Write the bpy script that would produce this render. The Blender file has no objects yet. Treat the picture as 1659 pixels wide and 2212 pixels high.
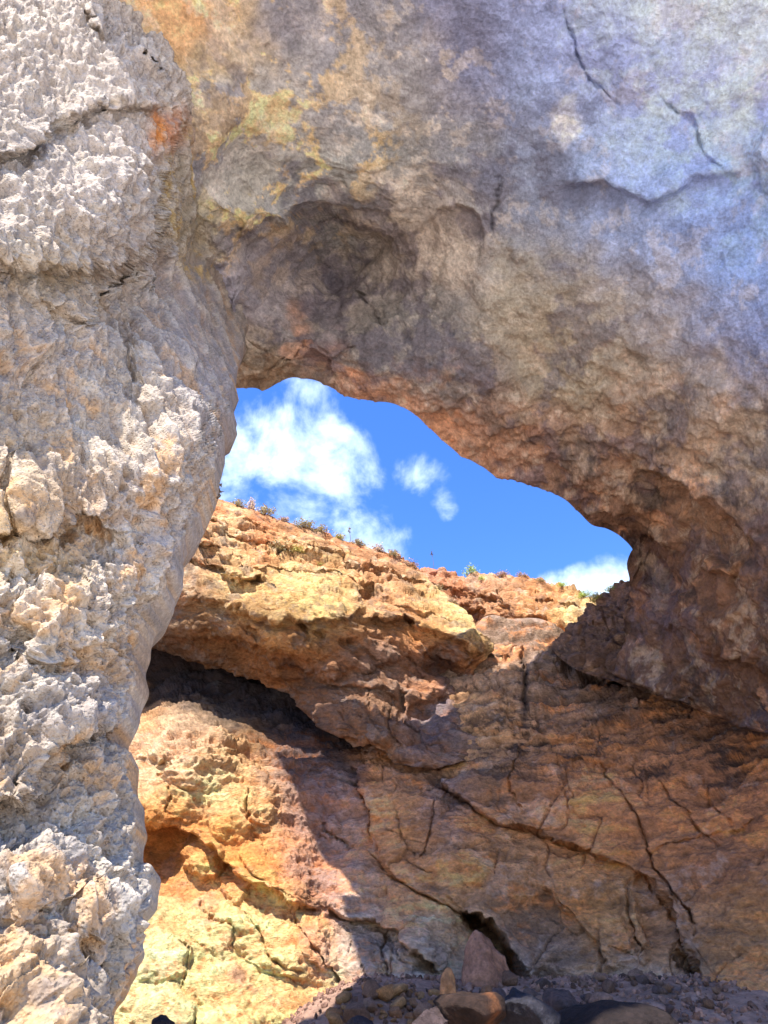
import bpy, math, random, time
import numpy as np
T0 = time.time()
rng = np.random.default_rng(7)
random.seed(7)
C = bpy.context.scene.collection

# ---------------------------------------------------------------- camera, world, sun, exposure
PITCH = math.radians(36.0)
EYE = np.array([0.0, 0.0, 1.6])
F = 1468.0                                  # focal length in units of the 1659 x 2212 photograph
cam_d = bpy.data.cameras.new('camera')
cam = bpy.data.objects.new('camera', cam_d); C.objects.link(cam)
cam.location = EYE
cam.rotation_euler = (math.pi / 2 + PITCH, 0, 0)
cam_d.sensor_fit = 'VERTICAL'
cam_d.angle = 2 * math.atan(1106 / F)
cam_d.clip_start = 0.05
cam_d.clip_end = 5000
bpy.context.scene.camera = cam

SUN_DIR = np.array([-0.27, -0.47, 0.84]); SUN_DIR /= np.linalg.norm(SUN_DIR)
sun_el = math.asin(SUN_DIR[2]); sun_az = math.atan2(SUN_DIR[0], SUN_DIR[1])
world = bpy.data.worlds.new('World'); bpy.context.scene.world = world
world.use_nodes = True
wn, wl = world.node_tree.nodes, world.node_tree.links
wn.clear()
def N(t, **kw):
    n = wn.new(t)
    for k, v in kw.items(): setattr(n, k, v)
    return n
w_out = N('ShaderNodeOutputWorld'); w_bg = N('ShaderNodeBackground'); w_bg.inputs['Strength'].default_value = 0.15
sky = N('ShaderNodeTexSky', sky_type='NISHITA', sun_disc=False, sun_elevation=sun_el, sun_rotation=sun_az)
sky.air_density = 1.0; sky.dust_density = 0.15; sky.ozone_density = 3.0
hsv = N('ShaderNodeHueSaturation'); hsv.inputs['Saturation'].default_value = 1.28; hsv.inputs['Value'].default_value = 0.74; hsv.inputs['Hue'].default_value = 0.515
wl.new(sky.outputs[0], hsv.inputs['Color'])
tc = N('ShaderNodeTexCoord')
def pixdir(x, y):
    v = np.array([x - 829.5, 0, 0]) + (1106 - y) * np.array([0, -math.sin(PITCH), math.cos(PITCH)]) + F * np.array([0, math.cos(PITCH), math.sin(PITCH)])
    return v / np.linalg.norm(v)
def wmath(op, a, b=None, clamp=False):
    n = N('ShaderNodeMath', operation=op); n.use_clamp = clamp
    for i, q in enumerate((a, b)):
        if q is None: continue
        if isinstance(q, (int, float)): n.inputs[i].default_value = q
        else: wl.new(q, n.inputs[i])
    return n.outputs[0]
cn = N('ShaderNodeTexNoise'); cn.inputs['Scale'].default_value = 9.0; cn.inputs['Detail'].default_value = 10; cn.inputs['Roughness'].default_value = 0.58; cn.inputs['Distortion'].default_value = 0.25
wl.new(tc.outputs['Generated'], cn.inputs['Vector'])
cn2 = N('ShaderNodeTexNoise'); cn2.inputs['Scale'].default_value = 2.2; cn2.inputs['Detail'].default_value = 4
wl.new(tc.outputs['Generated'], cn2.inputs['Vector'])
# cumulus puffs: directions in the sky, angular radius, density
clouds = [(610, 985, 112, 1.0), (545, 985, 88, .9), (690, 1000, 100, .95), (640, 1050, 105, .75), (520, 1050, 80, .7), (740, 1045, 84, .65),
          (660, 865, 60, .42), (720, 880, 45, .3),
          (800, 1150, 72, .8), (850, 1170, 60, .6), (760, 1160, 55, .5),
          (905, 1045, 62, .34), (935, 1070, 50, .33), (885, 1110, 42, .30), (955, 1035, 38, .30), (960, 1100, 30, .30), (870, 1075, 30, .3),
          (1320, 1262, 55, .72), (1270, 1280, 55, .55), (1200, 1290, 50, .4)]
mask = None
for x, y, r, d in clouds:
    dv = pixdir(x, y)
    dot = N('ShaderNodeVectorMath', operation='DOT_PRODUCT')
    nrm = N('ShaderNodeVectorMath', operation='NORMALIZE'); wl.new(tc.outputs['Generated'], nrm.inputs[0])
    wl.new(nrm.outputs[0], dot.inputs[0]); dot.inputs[1].default_value = dv
    rad = r / 1470.0
    q = wmath('MULTIPLY', wmath('SUBTRACT', 1.0, dot.outputs['Value']), 2.0 / rad ** 2)   # (angle/radius)^2
    g = wmath('MULTIPLY', wmath('SUBTRACT', 1.0, wmath('MULTIPLY', q, 0.55), clamp=True), d)
    mask = g if mask is None else wmath('MAXIMUM', mask, g)
gen = wmath('MULTIPLY', wmath('SUBTRACT', cn2.outputs['Fac'], 0.60, clamp=True), 3.0)      # scattered clouds elsewhere in the sky
dvh = N('ShaderNodeVectorMath', operation='DOT_PRODUCT'); wl.new(nrm.outputs[0], dvh.inputs[0]); dvh.inputs[1].default_value = pixdir(950, 1100)
away = wmath('MULTIPLY', wmath('SUBTRACT', 0.93, dvh.outputs['Value'], clamp=True), 6.0, clamp=True)
mask = wmath('MAXIMUM', mask, wmath('MULTIPLY', gen, away))
dens = wmath('ADD', mask, wmath('MULTIPLY', wmath('SUBTRACT', cn.outputs['Fac'], 0.53), 3.4))
dens = wmath('MULTIPLY', dens, wmath('MULTIPLY', mask, 6.0, clamp=True))
ramp = N('ShaderNodeMapRange', interpolation_type='SMOOTHSTEP')
wl.new(dens, ramp.inputs['Value']); ramp.inputs['From Min'].default_value = 0.12; ramp.inputs['From Max'].default_value = 1.15
mixc = N('ShaderNodeMix', data_type='RGBA')
wl.new(ramp.outputs[0], mixc.inputs['Factor']); wl.new(hsv.outputs[0], mixc.inputs['A'])
mixc.inputs['B'].default_value = (2.5, 3.05, 3.45, 1)
wl.new(mixc.outputs['Result'], w_bg.inputs['Color']); wl.new(w_bg.outputs[0], w_out.inputs[0])

sd = bpy.data.lights.new('sun', 'SUN'); sd.energy = 3.1; sd.angle = math.radians(0.5); sd.color = (1.0, 0.93, 0.82)
sun = bpy.data.objects.new('sun', sd); C.objects.link(sun)
from mathutils import Vector
sun.rotation_euler = Vector(SUN_DIR).to_track_quat('Z', 'Y').to_euler()
sun.location = (0, 0, 60)

sc = bpy.context.scene
sc.view_settings.view_transform = 'Standard'; sc.view_settings.look = 'None'
sc.view_settings.gamma = 1.0; sc.view_settings.use_curve_mapping = False
sc.view_settings.exposure = 1.9
sc.render.engine = 'CYCLES'
sc.cycles.max_bounces = 8; sc.cycles.diffuse_bounces = 6; sc.cycles.use_denoising = True

# ---------------------------------------------------------------- noise
_G = np.array([[1,1,0],[-1,1,0],[1,-1,0],[-1,-1,0],[1,0,1],[-1,0,1],[1,0,-1],[-1,0,-1],[0,1,1],[0,-1,1],[0,1,-1],[0,-1,-1],[1,1,0],[0,-1,1],[-1,1,0],[0,-1,-1]], np.float32)
def _hash(x, y, z):
    h = (x * np.int32(73856093)) ^ (y * np.int32(19349663)) ^ (z * np.int32(83492791))
    h = (h ^ (h >> 13)) * np.int32(1274126177)
    return h ^ (h >> 16)
def perlin(p):
    p = p.astype(np.float32)
    i = np.floor(p).astype(np.int32); f = p - i
    u = f * f * f * (f * (f * 6 - 15) + 10)
    out = 0
    with np.errstate(over='ignore'):
        for dx in (0, 1):
            wx = u[:, 0] if dx else 1 - u[:, 0]
            for dy in (0, 1):
                wy = u[:, 1] if dy else 1 - u[:, 1]
                for dz in (0, 1):
                    wz = u[:, 2] if dz else 1 - u[:, 2]
                    g = _G[_hash(i[:, 0] + dx, i[:, 1] + dy, i[:, 2] + dz) & 15]
                    out = out + wx * wy * wz * (g[:, 0] * (f[:, 0] - dx) + g[:, 1] * (f[:, 1] - dy) + g[:, 2] * (f[:, 2] - dz))
    return out
def fbm(p, s, o=4, g=0.5, off=0.0, kind=0):
    p = p / s + off
    a, t, n = 1.0, 0.0, 0.0
    for k in range(o):
        v = perlin(p * (2.03 ** k) + 17.3 * k)
        if kind == 1: v = 1 - 2 * np.abs(v) * 1.6       # ridged
        elif kind == 2: v = 2 * np.abs(v) * 1.6 - 0.5   # billow
        t = t + a * v; n += a; a *= g
    return t / n
def worley(p, s, off=0.0):
    p = (p / s + off).astype(np.float32)
    i = np.floor(p).astype(np.int32); f = p - i
    f1 = np.full(len(p), 9.0, np.float32); f2 = f1.copy(); idc = np.zeros(len(p), np.int32)
    with np.errstate(over='ignore'):
        for dx in (-1, 0, 1):
            for dy in (-1, 0, 1):
                for dz in (-1, 0, 1):
                    h = _hash(i[:, 0] + dx, i[:, 1] + dy, i[:, 2] + dz)
                    jx = (h & 255) / 255.0; jy = ((h >> 8) & 255) / 255.0; jz = ((h >> 16) & 255) / 255.0
                    d = (dx + jx - f[:, 0]) ** 2 + (dy + jy - f[:, 1]) ** 2 + (dz + jz - f[:, 2]) ** 2
                    m = d < f1
                    f2 = np.where(m, f1, np.minimum(f2, d)); idc = np.where(m, h, idc); f1 = np.where(m, d, f1)
    return np.sqrt(f1), np.sqrt(f2), (idc & 1023) / 1023.0
def ss(a, b, x):
    t = np.clip((x - a) / (b - a), 0, 1); return t * t * (3 - 2 * t)

# ---------------------------------------------------------------- geometry helpers
CP, SP = math.cos(PITCH), math.sin(PITCH)
def rays(x, y):                             # direction of a photograph point, not normalised
    yu = 1106 - y
    return np.stack([x - 829.5, F * CP - yu * SP, F * SP + yu * CP], -1)
def tps(pts, vals, qx, qy):                 # thin plate spline through scattered control points
    pts = np.asarray(pts, float) / 1000.0; vals = np.asarray(vals, float)
    n = len(pts)
    def U(r2): return np.where(r2 > 1e-12, r2 * np.log(r2 + 1e-12), 0) * 0.5
    d2 = ((pts[:, None] - pts[None]) ** 2).sum(-1)
    K = U(d2) + 1e-4 * np.eye(n); P = np.c_[np.ones(n), pts]
    A = np.zeros((n + 3, n + 3)); A[:n, :n] = K; A[:n, n:] = P; A[n:, :n] = P.T
    w = np.linalg.solve(A, np.r_[vals, 0, 0, 0])
    qx = qx / 1000.0; qy = qy / 1000.0
    out = w[n] + w[n + 1] * qx + w[n + 2] * qy
    for k in range(n):
        out = out + w[k] * U((qx - pts[k, 0]) ** 2 + (qy - pts[k, 1]) ** 2)
    return out
def ctrl(pts, mode='Y'):                    # (x, y, Y or height above the eye) -> distance from the eye
    out = []
    for p in pts:
        v = rays(np.float64(p[0]), np.float64(p[1])); m = p[3] if len(p) > 3 else mode
        L = np.linalg.norm(v)
        out.append(p[2] * L / (v[1] if m == 'Y' else v[2]))
    return np.log(np.array(out))
def polydist(x, y, poly):                   # distance to polyline, signed side, position 0..1 along it
    poly = np.asarray(poly, float)
    seg = np.hypot(*(poly[1:] - poly[:-1]).T); cum = np.r_[0, np.cumsum(seg)]
    best = np.full(x.shape, 1e9); side = np.ones(x.shape); pos = np.zeros(x.shape)
    for k in range(len(seg)):
        a, b = poly[k], poly[k + 1]; d = b - a
        t = np.clip(((x - a[0]) * d[0] + (y - a[1]) * d[1]) / (seg[k] ** 2), 0, 1)
        ex, ey = x - a[0] - t * d[0], y - a[1] - t * d[1]
        dd = np.hypot(ex, ey); m = dd < best - 1e-6
        best = np.where(m, dd, best); side = np.where(m, np.sign(d[0] * ey - d[1] * ex), side)
        pos = np.where(m, (cum[k] + t * seg[k]) / cum[-1], pos)
    return best, side, pos
def crack(x, y, poly, w, a, taper=True):    # groove of half-width w px and depth a m
    d, s, t = polydist(x, y, poly)
    e = np.minimum(1, np.minimum(t, 1 - t) * 5 + 0.1) if taper else 1
    ph = poly[0][0] * .37 + poly[0][1] * .11
    m = .62 + .38 * np.sin(t * 19 + ph) * np.sin(t * 47 + ph * 2.3)
    return a * np.exp(-(d / (w * m)) ** 2) * e * (.55 + .6 * m)
def step(x, y, poly, a, L, w=3.0, side=1):  # ledge: the side above the line (side=1) stands a m proud, easing out over L px
    d, s, t = polydist(x, y, poly)
    e = ss(0, .08, t) * ss(0, .08, 1 - t) * 0.9 + 0.1
    edge = (s * side) * -1                   # y grows downward: s<0 is above for a line drawn left to right
    sm = np.tanh(d / w) * edge
    return -a * sm * np.exp(-d / L) * np.where(d < L * 4, e, 0)
def lobe(x, y, cx, cy, rx, ry, ang, a, p=0.5):
    c, s_ = math.cos(ang), math.sin(ang)
    u = ((x - cx) * c + (y - cy) * s_) / rx; v = (-(x - cx) * s_ + (y - cy) * c) / ry
    return -a * np.clip(1 - u * u - v * v, 0, 1) ** p
def normals(P):
    du = np.gradient(P, axis=1); dv = np.gradient(P, axis=0)
    n = np.cross(du, dv); n /= np.linalg.norm(n, axis=-1, keepdims=True) + 1e-9
    tov = EYE - P
    f = np.sign((n * tov).sum(-1, keepdims=True)); f[f == 0] = 1
    return n * f
def blur(A, k):
    for ax in (0, 1):
        for _ in range(2):
            pad = [(0, 0)] * A.ndim; pad[ax] = (k + 1, k)
            B = np.cumsum(np.pad(A, pad, mode='edge'), axis=ax)
            n = A.shape[ax]
            A = (np.take(B, range(2 * k + 1, 2 * k + 1 + n), axis=ax) - np.take(B, range(0, n), axis=ax)) / (2 * k + 1)
    return A
def lin(c):
    c = np.asarray(c, float) / 255.0
    return np.where(c <= 0.04045, c / 12.92, ((c + 0.055) / 1.055) ** 2.4)
def colormap(x, y, pts, warp=None, sharp=1.0):   # soft mineral and painted-glare zones from scattered colour points
    if warp is not None: x = x + warp[0]; y = y + warp[1]
    num = 0; den = 0
    for (cx, cy, r, c) in pts:
        w = np.exp(-((x - cx) ** 2 + (y - cy) ** 2) / (2 * r * r) * sharp) + 1e-9
        num = num + w[..., None] * lin(c); den = den + w
    return num / den[..., None]
def mixc3(a, b, f): return a + (lin(b) - a) * np.clip(f, 0, 1)[..., None]

def inside(x, y, poly):
    poly = np.asarray(poly, float); c = np.zeros(x.shape, bool); j = len(poly) - 1
    for i in range(len(poly)):
        (xi, yi), (xj, yj) = poly[i], poly[j]
        c ^= ((yi > y) != (yj > y)) & (x < (xj - xi) * (y - yi) / (yj - yi + 1e-9) + xi)
        j = i
    return c
def split_mesh(name, P, Cc, mat, region, parts):   # the mass itself plus one child mesh for each piece its joints cut out
    h, w = P.shape[:2]
    V = P.reshape(-1, 3); K = Cc.reshape(-1, 3)
    idx = np.arange(h * w, dtype=np.int32).reshape(h, w)
    f = np.stack([idx[:-1, :-1], idx[1:, :-1], idx[1:, 1:], idx[:-1, 1:]], -1).reshape(-1, 4)
    du = np.gradient(P, axis=1); dv = np.gradient(P, axis=0); nn = np.cross(dv, du).reshape(-1, 3)
    nn /= np.linalg.norm(nn, axis=1, keepdims=True) + 1e-9
    lab = region.reshape(-1)[f[:, 0]]
    root = None
    for k in range(len(parts) + 1):
        ff = f[lab == k]
        if not len(ff): continue
        used, inv = np.unique(ff, return_inverse=True); ff = inv.reshape(-1, 4).astype(np.int32)
        nm = name if k == 0 else parts[k - 1][0]
        me = bpy.data.meshes.new(nm)
        me.vertices.add(len(used)); me.vertices.foreach_set('co', V[used].reshape(-1).astype(np.float32))
        me.loops.add(ff.size); me.loops.foreach_set('vertex_index', ff.reshape(-1))
        me.polygons.add(len(ff)); me.polygons.foreach_set('loop_start', np.arange(0, ff.size, 4, dtype=np.int32)); me.polygons.foreach_set('loop_total', np.full(len(ff), 4, np.int32))
        me.polygons.foreach_set('use_smooth', np.ones(len(ff), bool))
        ca = me.attributes.new('rock_tint', 'FLOAT_COLOR', 'POINT')
        ca.data.foreach_set('color', np.c_[K[used], np.ones(len(used))].reshape(-1).astype(np.float32))
        me.update(); me.normals_split_custom_set_from_vertices(nn[used].tolist()); me.materials.append(mat)
        o = bpy.data.objects.new(nm, me); C.objects.link(o)
        if k == 0: root = o
        else:
            o.parent = root
            if parts[k - 1][1]: o['label'] = parts[k - 1][1]
    return root
def grid_mesh(name, P, Cc, mat, closed=False):
    h, w = P.shape[:2]
    idx = np.arange(h * w, dtype=np.int32).reshape(h, w)
    f = np.stack([idx[:-1, :-1], idx[1:, :-1], idx[1:, 1:], idx[:-1, 1:]], -1).reshape(-1, 4)
    me = bpy.data.meshes.new(name)
    me.vertices.add(h * w); me.vertices.foreach_set('co', P.reshape(-1).astype(np.float32))
    me.loops.add(f.size); me.loops.foreach_set('vertex_index', f.reshape(-1))
    me.polygons.add(len(f)); me.polygons.foreach_set('loop_start', np.arange(0, f.size, 4, dtype=np.int32))
    me.polygons.foreach_set('loop_total', np.full(len(f), 4, np.int32))
    me.polygons.foreach_set('use_smooth', np.ones(len(f), bool))
    ca = me.attributes.new('rock_tint', 'FLOAT_COLOR', 'POINT')
    ca.data.foreach_set('color', np.concatenate([Cc.reshape(-1, 3), np.ones((h * w, 1))], 1).reshape(-1).astype(np.float32))
    me.update(); me.validate()
    me.materials.append(mat)
    o = bpy.data.objects.new(name, me); C.objects.link(o)
    return o
def tag(o, label=None, cat=None, group=None, kind=None):
    if label: o['label'] = label
    if cat: o['category'] = cat
    if group: o['group'] = group
    if kind: o['kind'] = kind
    return o

# ---------------------------------------------------------------- materials
def rock_mat(name, bump=0.02, scale=8.0, var=0.35, tint=True, base=(0.3, 0.25, 0.2), stretch=(1, 1, 1), rough=0.92, pits=0.0, speck=0.25):
    m = bpy.data.materials.new(name); m.use_nodes = True
    nt = m.node_tree; n, l = nt.nodes, nt.links
    b = n['Principled BSDF']; b.inputs['Roughness'].default_value = rough
    b.inputs['Specular IOR Level'].default_value = 0.25
    tcn = n.new('ShaderNodeTexCoord'); mp = n.new('ShaderNodeMapping'); mp.inputs['Scale'].default_value = stretch
    l.new(tcn.outputs['Object'], mp.inputs['Vector'])
    n1 = n.new('ShaderNodeTexNoise'); n1.inputs['Scale'].default_value = scale; n1.inputs['Detail'].default_value = 9; n1.inputs['Roughness'].default_value = 0.68
    n2 = n.new('ShaderNodeTexNoise'); n2.inputs['Scale'].default_value = scale * 0.23; n2.inputs['Detail'].default_value = 8; n2.inputs['Roughness'].default_value = 0.7; n2.inputs['Distortion'].default_value = 0.6
    for q in (n1, n2): l.new(mp.outputs[0], q.inputs['Vector'])
    if tint:
        a = n.new('ShaderNodeAttribute'); a.attribute_name = 'rock_tint'; col = a.outputs['Color']
    else:
        a = n.new('ShaderNodeRGB'); a.outputs[0].default_value = (*base, 1); col = a.outputs[0]
    r1 = n.new('ShaderNodeMapRange'); r1.inputs['From Min'].default_value = 0.3; r1.inputs['From Max'].default_value = 0.7
    r1.inputs['To Min'].default_value = 1 - var; r1.inputs['To Max'].default_value = 1 + var * 0.8
    l.new(n2.outputs['Fac'], r1.inputs['Value'])
    r2 = n.new('ShaderNodeMapRange'); r2.inputs['From Min'].default_value = 0.35; r2.inputs['From Max'].default_value = 0.65
    r2.inputs['To Min'].default_value = 1 - speck; r2.inputs['To Max'].default_value = 1 + speck
    l.new(n1.outputs['Fac'], r2.inputs['Value'])
    mu = n.new('ShaderNodeMath'); mu.operation = 'MULTIPLY'; l.new(r1.outputs[0], mu.inputs[0]); l.new(r2.outputs[0], mu.inputs[1])
    vm = n.new('ShaderNodeVectorMath'); vm.operation = 'SCALE'; l.new(col, vm.inputs[0]); l.new(mu.outputs[0], vm.inputs['Scale'])
    l.new(vm.outputs[0], b.inputs['Base Color'])
    hgt = n1.outputs['Fac']
    if pits:
        v = n.new('ShaderNodeTexVoronoi'); v.inputs['Scale'].default_value = scale * 1.6; l.new(mp.outputs[0], v.inputs['Vector'])
        r3 = n.new('ShaderNodeMapRange'); r3.inputs['From Max'].default_value = 0.5; r3.inputs['To Max'].default_value = pits
        l.new(v.outputs['Distance'], r3.inputs['Value'])
        ad = n.new('ShaderNodeMath'); ad.operation = 'ADD'; l.new(n1.outputs['Fac'], ad.inputs[0]); l.new(r3.outputs[0], ad.inputs[1]); hgt = ad.outputs[0]
    bp = n.new('ShaderNodeBump'); bp.inputs['Strength'].default_value = 1.0; bp.inputs['Distance'].default_value = bump
    l.new(hgt, bp.inputs['Height']); l.new(bp.outputs[0], b.inputs['Normal'])
    return m
M_pillar = rock_mat('pitted_limestone', bump=0.022, scale=26, var=0.22, pits=0.6, speck=0.22)
M_arch = rock_mat('smooth_arch_limestone', bump=0.10, scale=17, var=0.26, speck=0.24, stretch=(1, 1, 1))
M_cliff = rock_mat('bedded_cliff_limestone', bump=0.16, scale=10, var=0.28, speck=0.3, stretch=(1, 1, 1.9))
M_wall = rock_mat('cave_wall_limestone', bump=0.14, scale=11, var=0.3, speck=0.28, stretch=(1, 1, 1.7))

def surface(name, X, Y, pts, mode, feat, disp, col, mat, wraps, nblur=6, parts=None):
    """X, Y: grids of photograph points; builds the rock skin at its real distances, then roughens it"""
    lr = tps([p[:2] for p in pts], ctrl(pts, mode), X, Y)
    V = rays(X, Y); V /= np.linalg.norm(V, axis=-1, keepdims=True)
    r = np.exp(lr)
    P0 = EYE + V * r[..., None]
    sh = X.shape
    wp = P0.reshape(-1, 3)
    wx = (fbm(wp, 0.9, 4, .6, 3.1)).reshape(sh); wy = (fbm(wp, 0.9, 4, .6, 9.7)).reshape(sh)
    r = r + feat(X + wx * 28, Y + wy * 28, P0)
    P = EYE + V * r[..., None]
    Nn = normals(blur(P, nblur)); Nn = blur(Nn, 2); Nn /= np.linalg.norm(Nn, axis=-1, keepdims=True) + 1e-9
    D = disp(P.reshape(-1, 3), X.reshape(-1), Y.reshape(-1)).reshape(sh)
    P = P + Nn * D[..., None]
    global REL
    REL = (D - blur(D, 4))
    Cc = col(X, Y, P, wx, wy)
    Cc = np.clip(Cc, 0.004, 0.8)
    reg = np.zeros(sh, np.int32)
    for k, pt in enumerate(parts or []):
        reg[inside(X + wx * 28, Y + wy * 28, pt[2]) & (reg == 0)] = k + 1
    for (where, offs) in wraps:             # thickness: rows that carry the rock on behind its visible edge
        edge, ec = (P[-1], Cc[-1]) if where == 'end' else (P[0], Cc[0])
        def sm(e, k):
            kk = 2 * k + 1; pe = np.pad(e, ((k, k), (0, 0)), mode='edge'); cs = np.cumsum(np.r_[np.zeros((1, 3)), pe], 0)
            return (cs[kk:] - cs[:-kk]) / kk
        eb = sm(sm(edge, 5), 5)
        rows = []
        if callable(offs):
            rows = list(offs(eb)); offs = []
        for k, o in enumerate(offs):
            nz = fbm(eb + np.array(o), 1.4, 3).reshape(-1, 1) * 0.35 * min(1, np.linalg.norm(o))
            rows.append(eb + np.array(o) + nz * np.array([0.3, -0.6, 0.8]))
        rows = np.array(rows); rc = np.repeat(ec[None], len(rows), 0)
        if where == 'end': P = np.concatenate([P, rows]); Cc = np.concatenate([Cc, rc]); reg = np.concatenate([reg, np.repeat(reg[-1:], len(rows), 0)])
        else: P = np.concatenate([rows[::-1], P]); Cc = np.concatenate([rc, Cc]); reg = np.concatenate([np.repeat(reg[:1], len(rows), 0), reg])
    print(name, P.shape, round(time.time() - T0, 1))
    if parts: return split_mesh(name, P, Cc, mat, reg, parts)
    return grid_mesh(name, P, Cc, mat)

def resample(poly, n):
    poly = np.asarray(poly, float)
    s = np.r_[0, np.cumsum(np.hypot(*(poly[1:] - poly[:-1]).T))]
    t = np.linspace(0, s[-1], n)
    return np.interp(t, s, poly[:, 0]), np.interp(t, s, poly[:, 1])
PX = 1.12 / 0.463                           # photograph units per mesh cell (a little over one rendered pixel)

# ================================================================ ground
def ground_z(x, y):
    p = np.stack([x, y, np.zeros_like(x)], -1).reshape(-1, 3)
    n = fbm(p, 3.0, 3).reshape(x.shape) * 0.35
    berm = ss(7.0, 14.0, y) * ss(-4, 0, x) * 1.98 * (1 - .35 * ss(6, 10, x))
    return n * ss(0, 6, np.hypot(x, y)) * 0.6 + berm - 0.0
gx = np.concatenate([-np.geomspace(900, 16, 26), np.linspace(-15, 15, 200), np.geomspace(16, 900, 26)])
gy = np.concatenate([-np.geomspace(900, 16, 26), np.linspace(-15, 17, 220), np.geomspace(18, 900, 24)])
GX, GY = np.meshgrid(gx, gy)
inner = ss(60, 16, np.hypot(GX, GY))
gp = np.stack([GX, GY, 0 * GX], -1).reshape(-1, 3)
GZ = ground_z(GX, GY) * inner + (fbm(gp, .35, 3).reshape(GX.shape) * .10) * inner
gc = mixc3(np.repeat(np.repeat(lin((150, 120, 102))[None, None], GX.shape[0], 0), GX.shape[1], 1), (222, 210, 194), ss(7.5, 4.5, GY))  # unseen stretch round the camera made paler to bounce light onto the ceiling
gc = gc * (1 + fbm(gp, 1.3, 4, off=5).reshape(GX.shape)[..., None] * .5)
M_ground = rock_mat('pebbly_sand', bump=0.05, scale=9, var=0.3, speck=0.3)
tag(grid_mesh('ground', np.stack([GX, GY, GZ], -1), gc, M_ground), kind='structure')

# ================================================================ rock pillar, near left
bt = [(-80, 378), (0, 376), (40, 378), (80, 371), (110, 390), (140, 400), (160, 418), (210, 415), (240, 405), (280, 425), (330, 450), (380, 475), (430, 500), (480, 525),
      (520, 538), (560, 545), (600, 545), (650, 540), (700, 532), (760, 520), (800, 510), (838, 497), (880, 493), (930, 478), (1000, 457), (1065, 444), (1120, 420), (1160, 395),
      (1195, 373), (1240, 366), (1290, 342), (1310, 328), (1330, 306), (1370, 299), (1420, 298), (1493, 287), (1525, 284), (1548, 272), (1568, 254), (1593, 247), (1623, 274), (1693, 277), (1743, 281),
      (1783, 284), (1818, 273), (1848, 278), (1863, 297), (1908, 311), (1948, 314), (1973, 303), (2023, 299), (2043, 289), (2083, 274), (2118, 256), (2163, 240), (2212, 230), (2330, 222)]
bt = np.array(bt, float)
ys = np.arange(-80, 2330, PX); nx = int(520 / PX)
Xo = np.interp(ys, bt[:, 0], bt[:, 1])
tt = np.linspace(0, 1, nx)
X = -70 + (Xo[:, None] + 70) * tt[None]; Y = np.repeat(ys[:, None], nx, 1)
pts = [(-70, -80, 2.75), (-70, 400, 3.0), (-70, 900, 3.55), (-70, 1400, 3.85), (-70, 1900, 3.85), (-70, 2330, 3.8),
       (150, -80, 3.4), (150, 300, 3.65), (150, 700, 4.15), (150, 1100, 4.35), (150, 1500, 4.4), (150, 1900, 4.35), (150, 2330, 4.25),
       (300, 0, 3.9), (300, 350, 4.2), (280, 520, 4.5), (280, 640, 5.2), (330, 900, 4.85), (300, 1150, 4.8), (240, 1300, 4.7), (200, 1600, 4.7), (230, 1850, 4.7), (200, 2200, 4.6),
       (376, 0, 4.3), (415, 200, 4.9), (350, 430, 5.0), (340, 500, 5.2), (430, 360, 5.9), (475, 385, 6.7), (430, 470, 6.5), (525, 480, 8.0), (400, 560, 6.7), (470, 570, 7.9), (545, 600, 9.3), (412, 640, 6.6), (480, 665, 8.2), (535, 700, 9.5), (520, 760, 8.6), (430, 760, 6.0), (497, 838, 6.9), (440, 950, 5.3), (478, 930, 6.0), (444, 1065, 5.8), (400, 1050, 5.05),
       (395, 1160, 5.5), (350, 1170, 4.95), (366, 1240, 5.2), (305, 1330, 5.1), (298, 1420, 5.1), (286, 1525, 5.1), (250, 1580, 5.0), (277, 1700, 5.1), (312, 1920, 5.1), (280, 2080, 5.0), (230, 2212, 5.0), (222, 2330, 5.0)]
def feat(x, y, P):
    f = step(x, y, [(-80, 360), (40, 330), (110, 290), (210, 235), (300, 240), (360, 230)], -.28, 60, 8, -1) * 1
    f = f + crack(x, y, [(0, 350), (60, 320), (130, 270), (220, 225), (300, 235)], 14, .16)
    f = f + step(x, y, [(400, 210), (402, 250), (368, 320), (356, 380), (350, 450), (340, 510), (300, 560)], .22, 40, 6, -1)
    f = f + step(x, y, [(-60, 560), (60, 580), (150, 585), (240, 585), (300, 560), (330, 535)], .32, 70, 9, 1)
    f = f + step(x, y, [(215, 0), (235, 80), (290, 120), (330, 60), (340, 0)], -.3, 30, 8, 1)
    f = f + crack(x, y, [(160, 20), (200, 90), (290, 110)], 26, .22)
    f = f + step(x, y, [(60, 640), (160, 700), (210, 640), (280, 720), (300, 850), (290, 900)], -.22, 60, 14, -1)
    f = f + step(x, y, [(-60, 1160), (40, 1130), (100, 1150), (160, 1110), (230, 1140)], .22, 80, 12, 1)
    f = f + step(x, y, [(-60, 1760), (60, 1740), (130, 1600), (250, 1570)], .25, 60, 12, 1)
    f = f + lobe(x, y, 165, 2095, 55, 38, -.5, -.55, 1.0)
    f = f + lobe(x, y, 30, 1390, 40, 60, .3, -.2, 1.0) + lobe(x, y, 215, 1200, 40, 60, .3, -.16, 1.0)
    f = f + lobe(x, y, 60, 1900, 90, 60, -.4, .22, 1) + lobe(x, y, 220, 1980, 100, 50, -.3, .18, 1)
    f = f + lobe(x, y, 130, 1350, 120, 80, -.4, .2, 1) + lobe(x, y, 90, 1050, 80, 110, .3, .2, 1)
    return f
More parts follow.
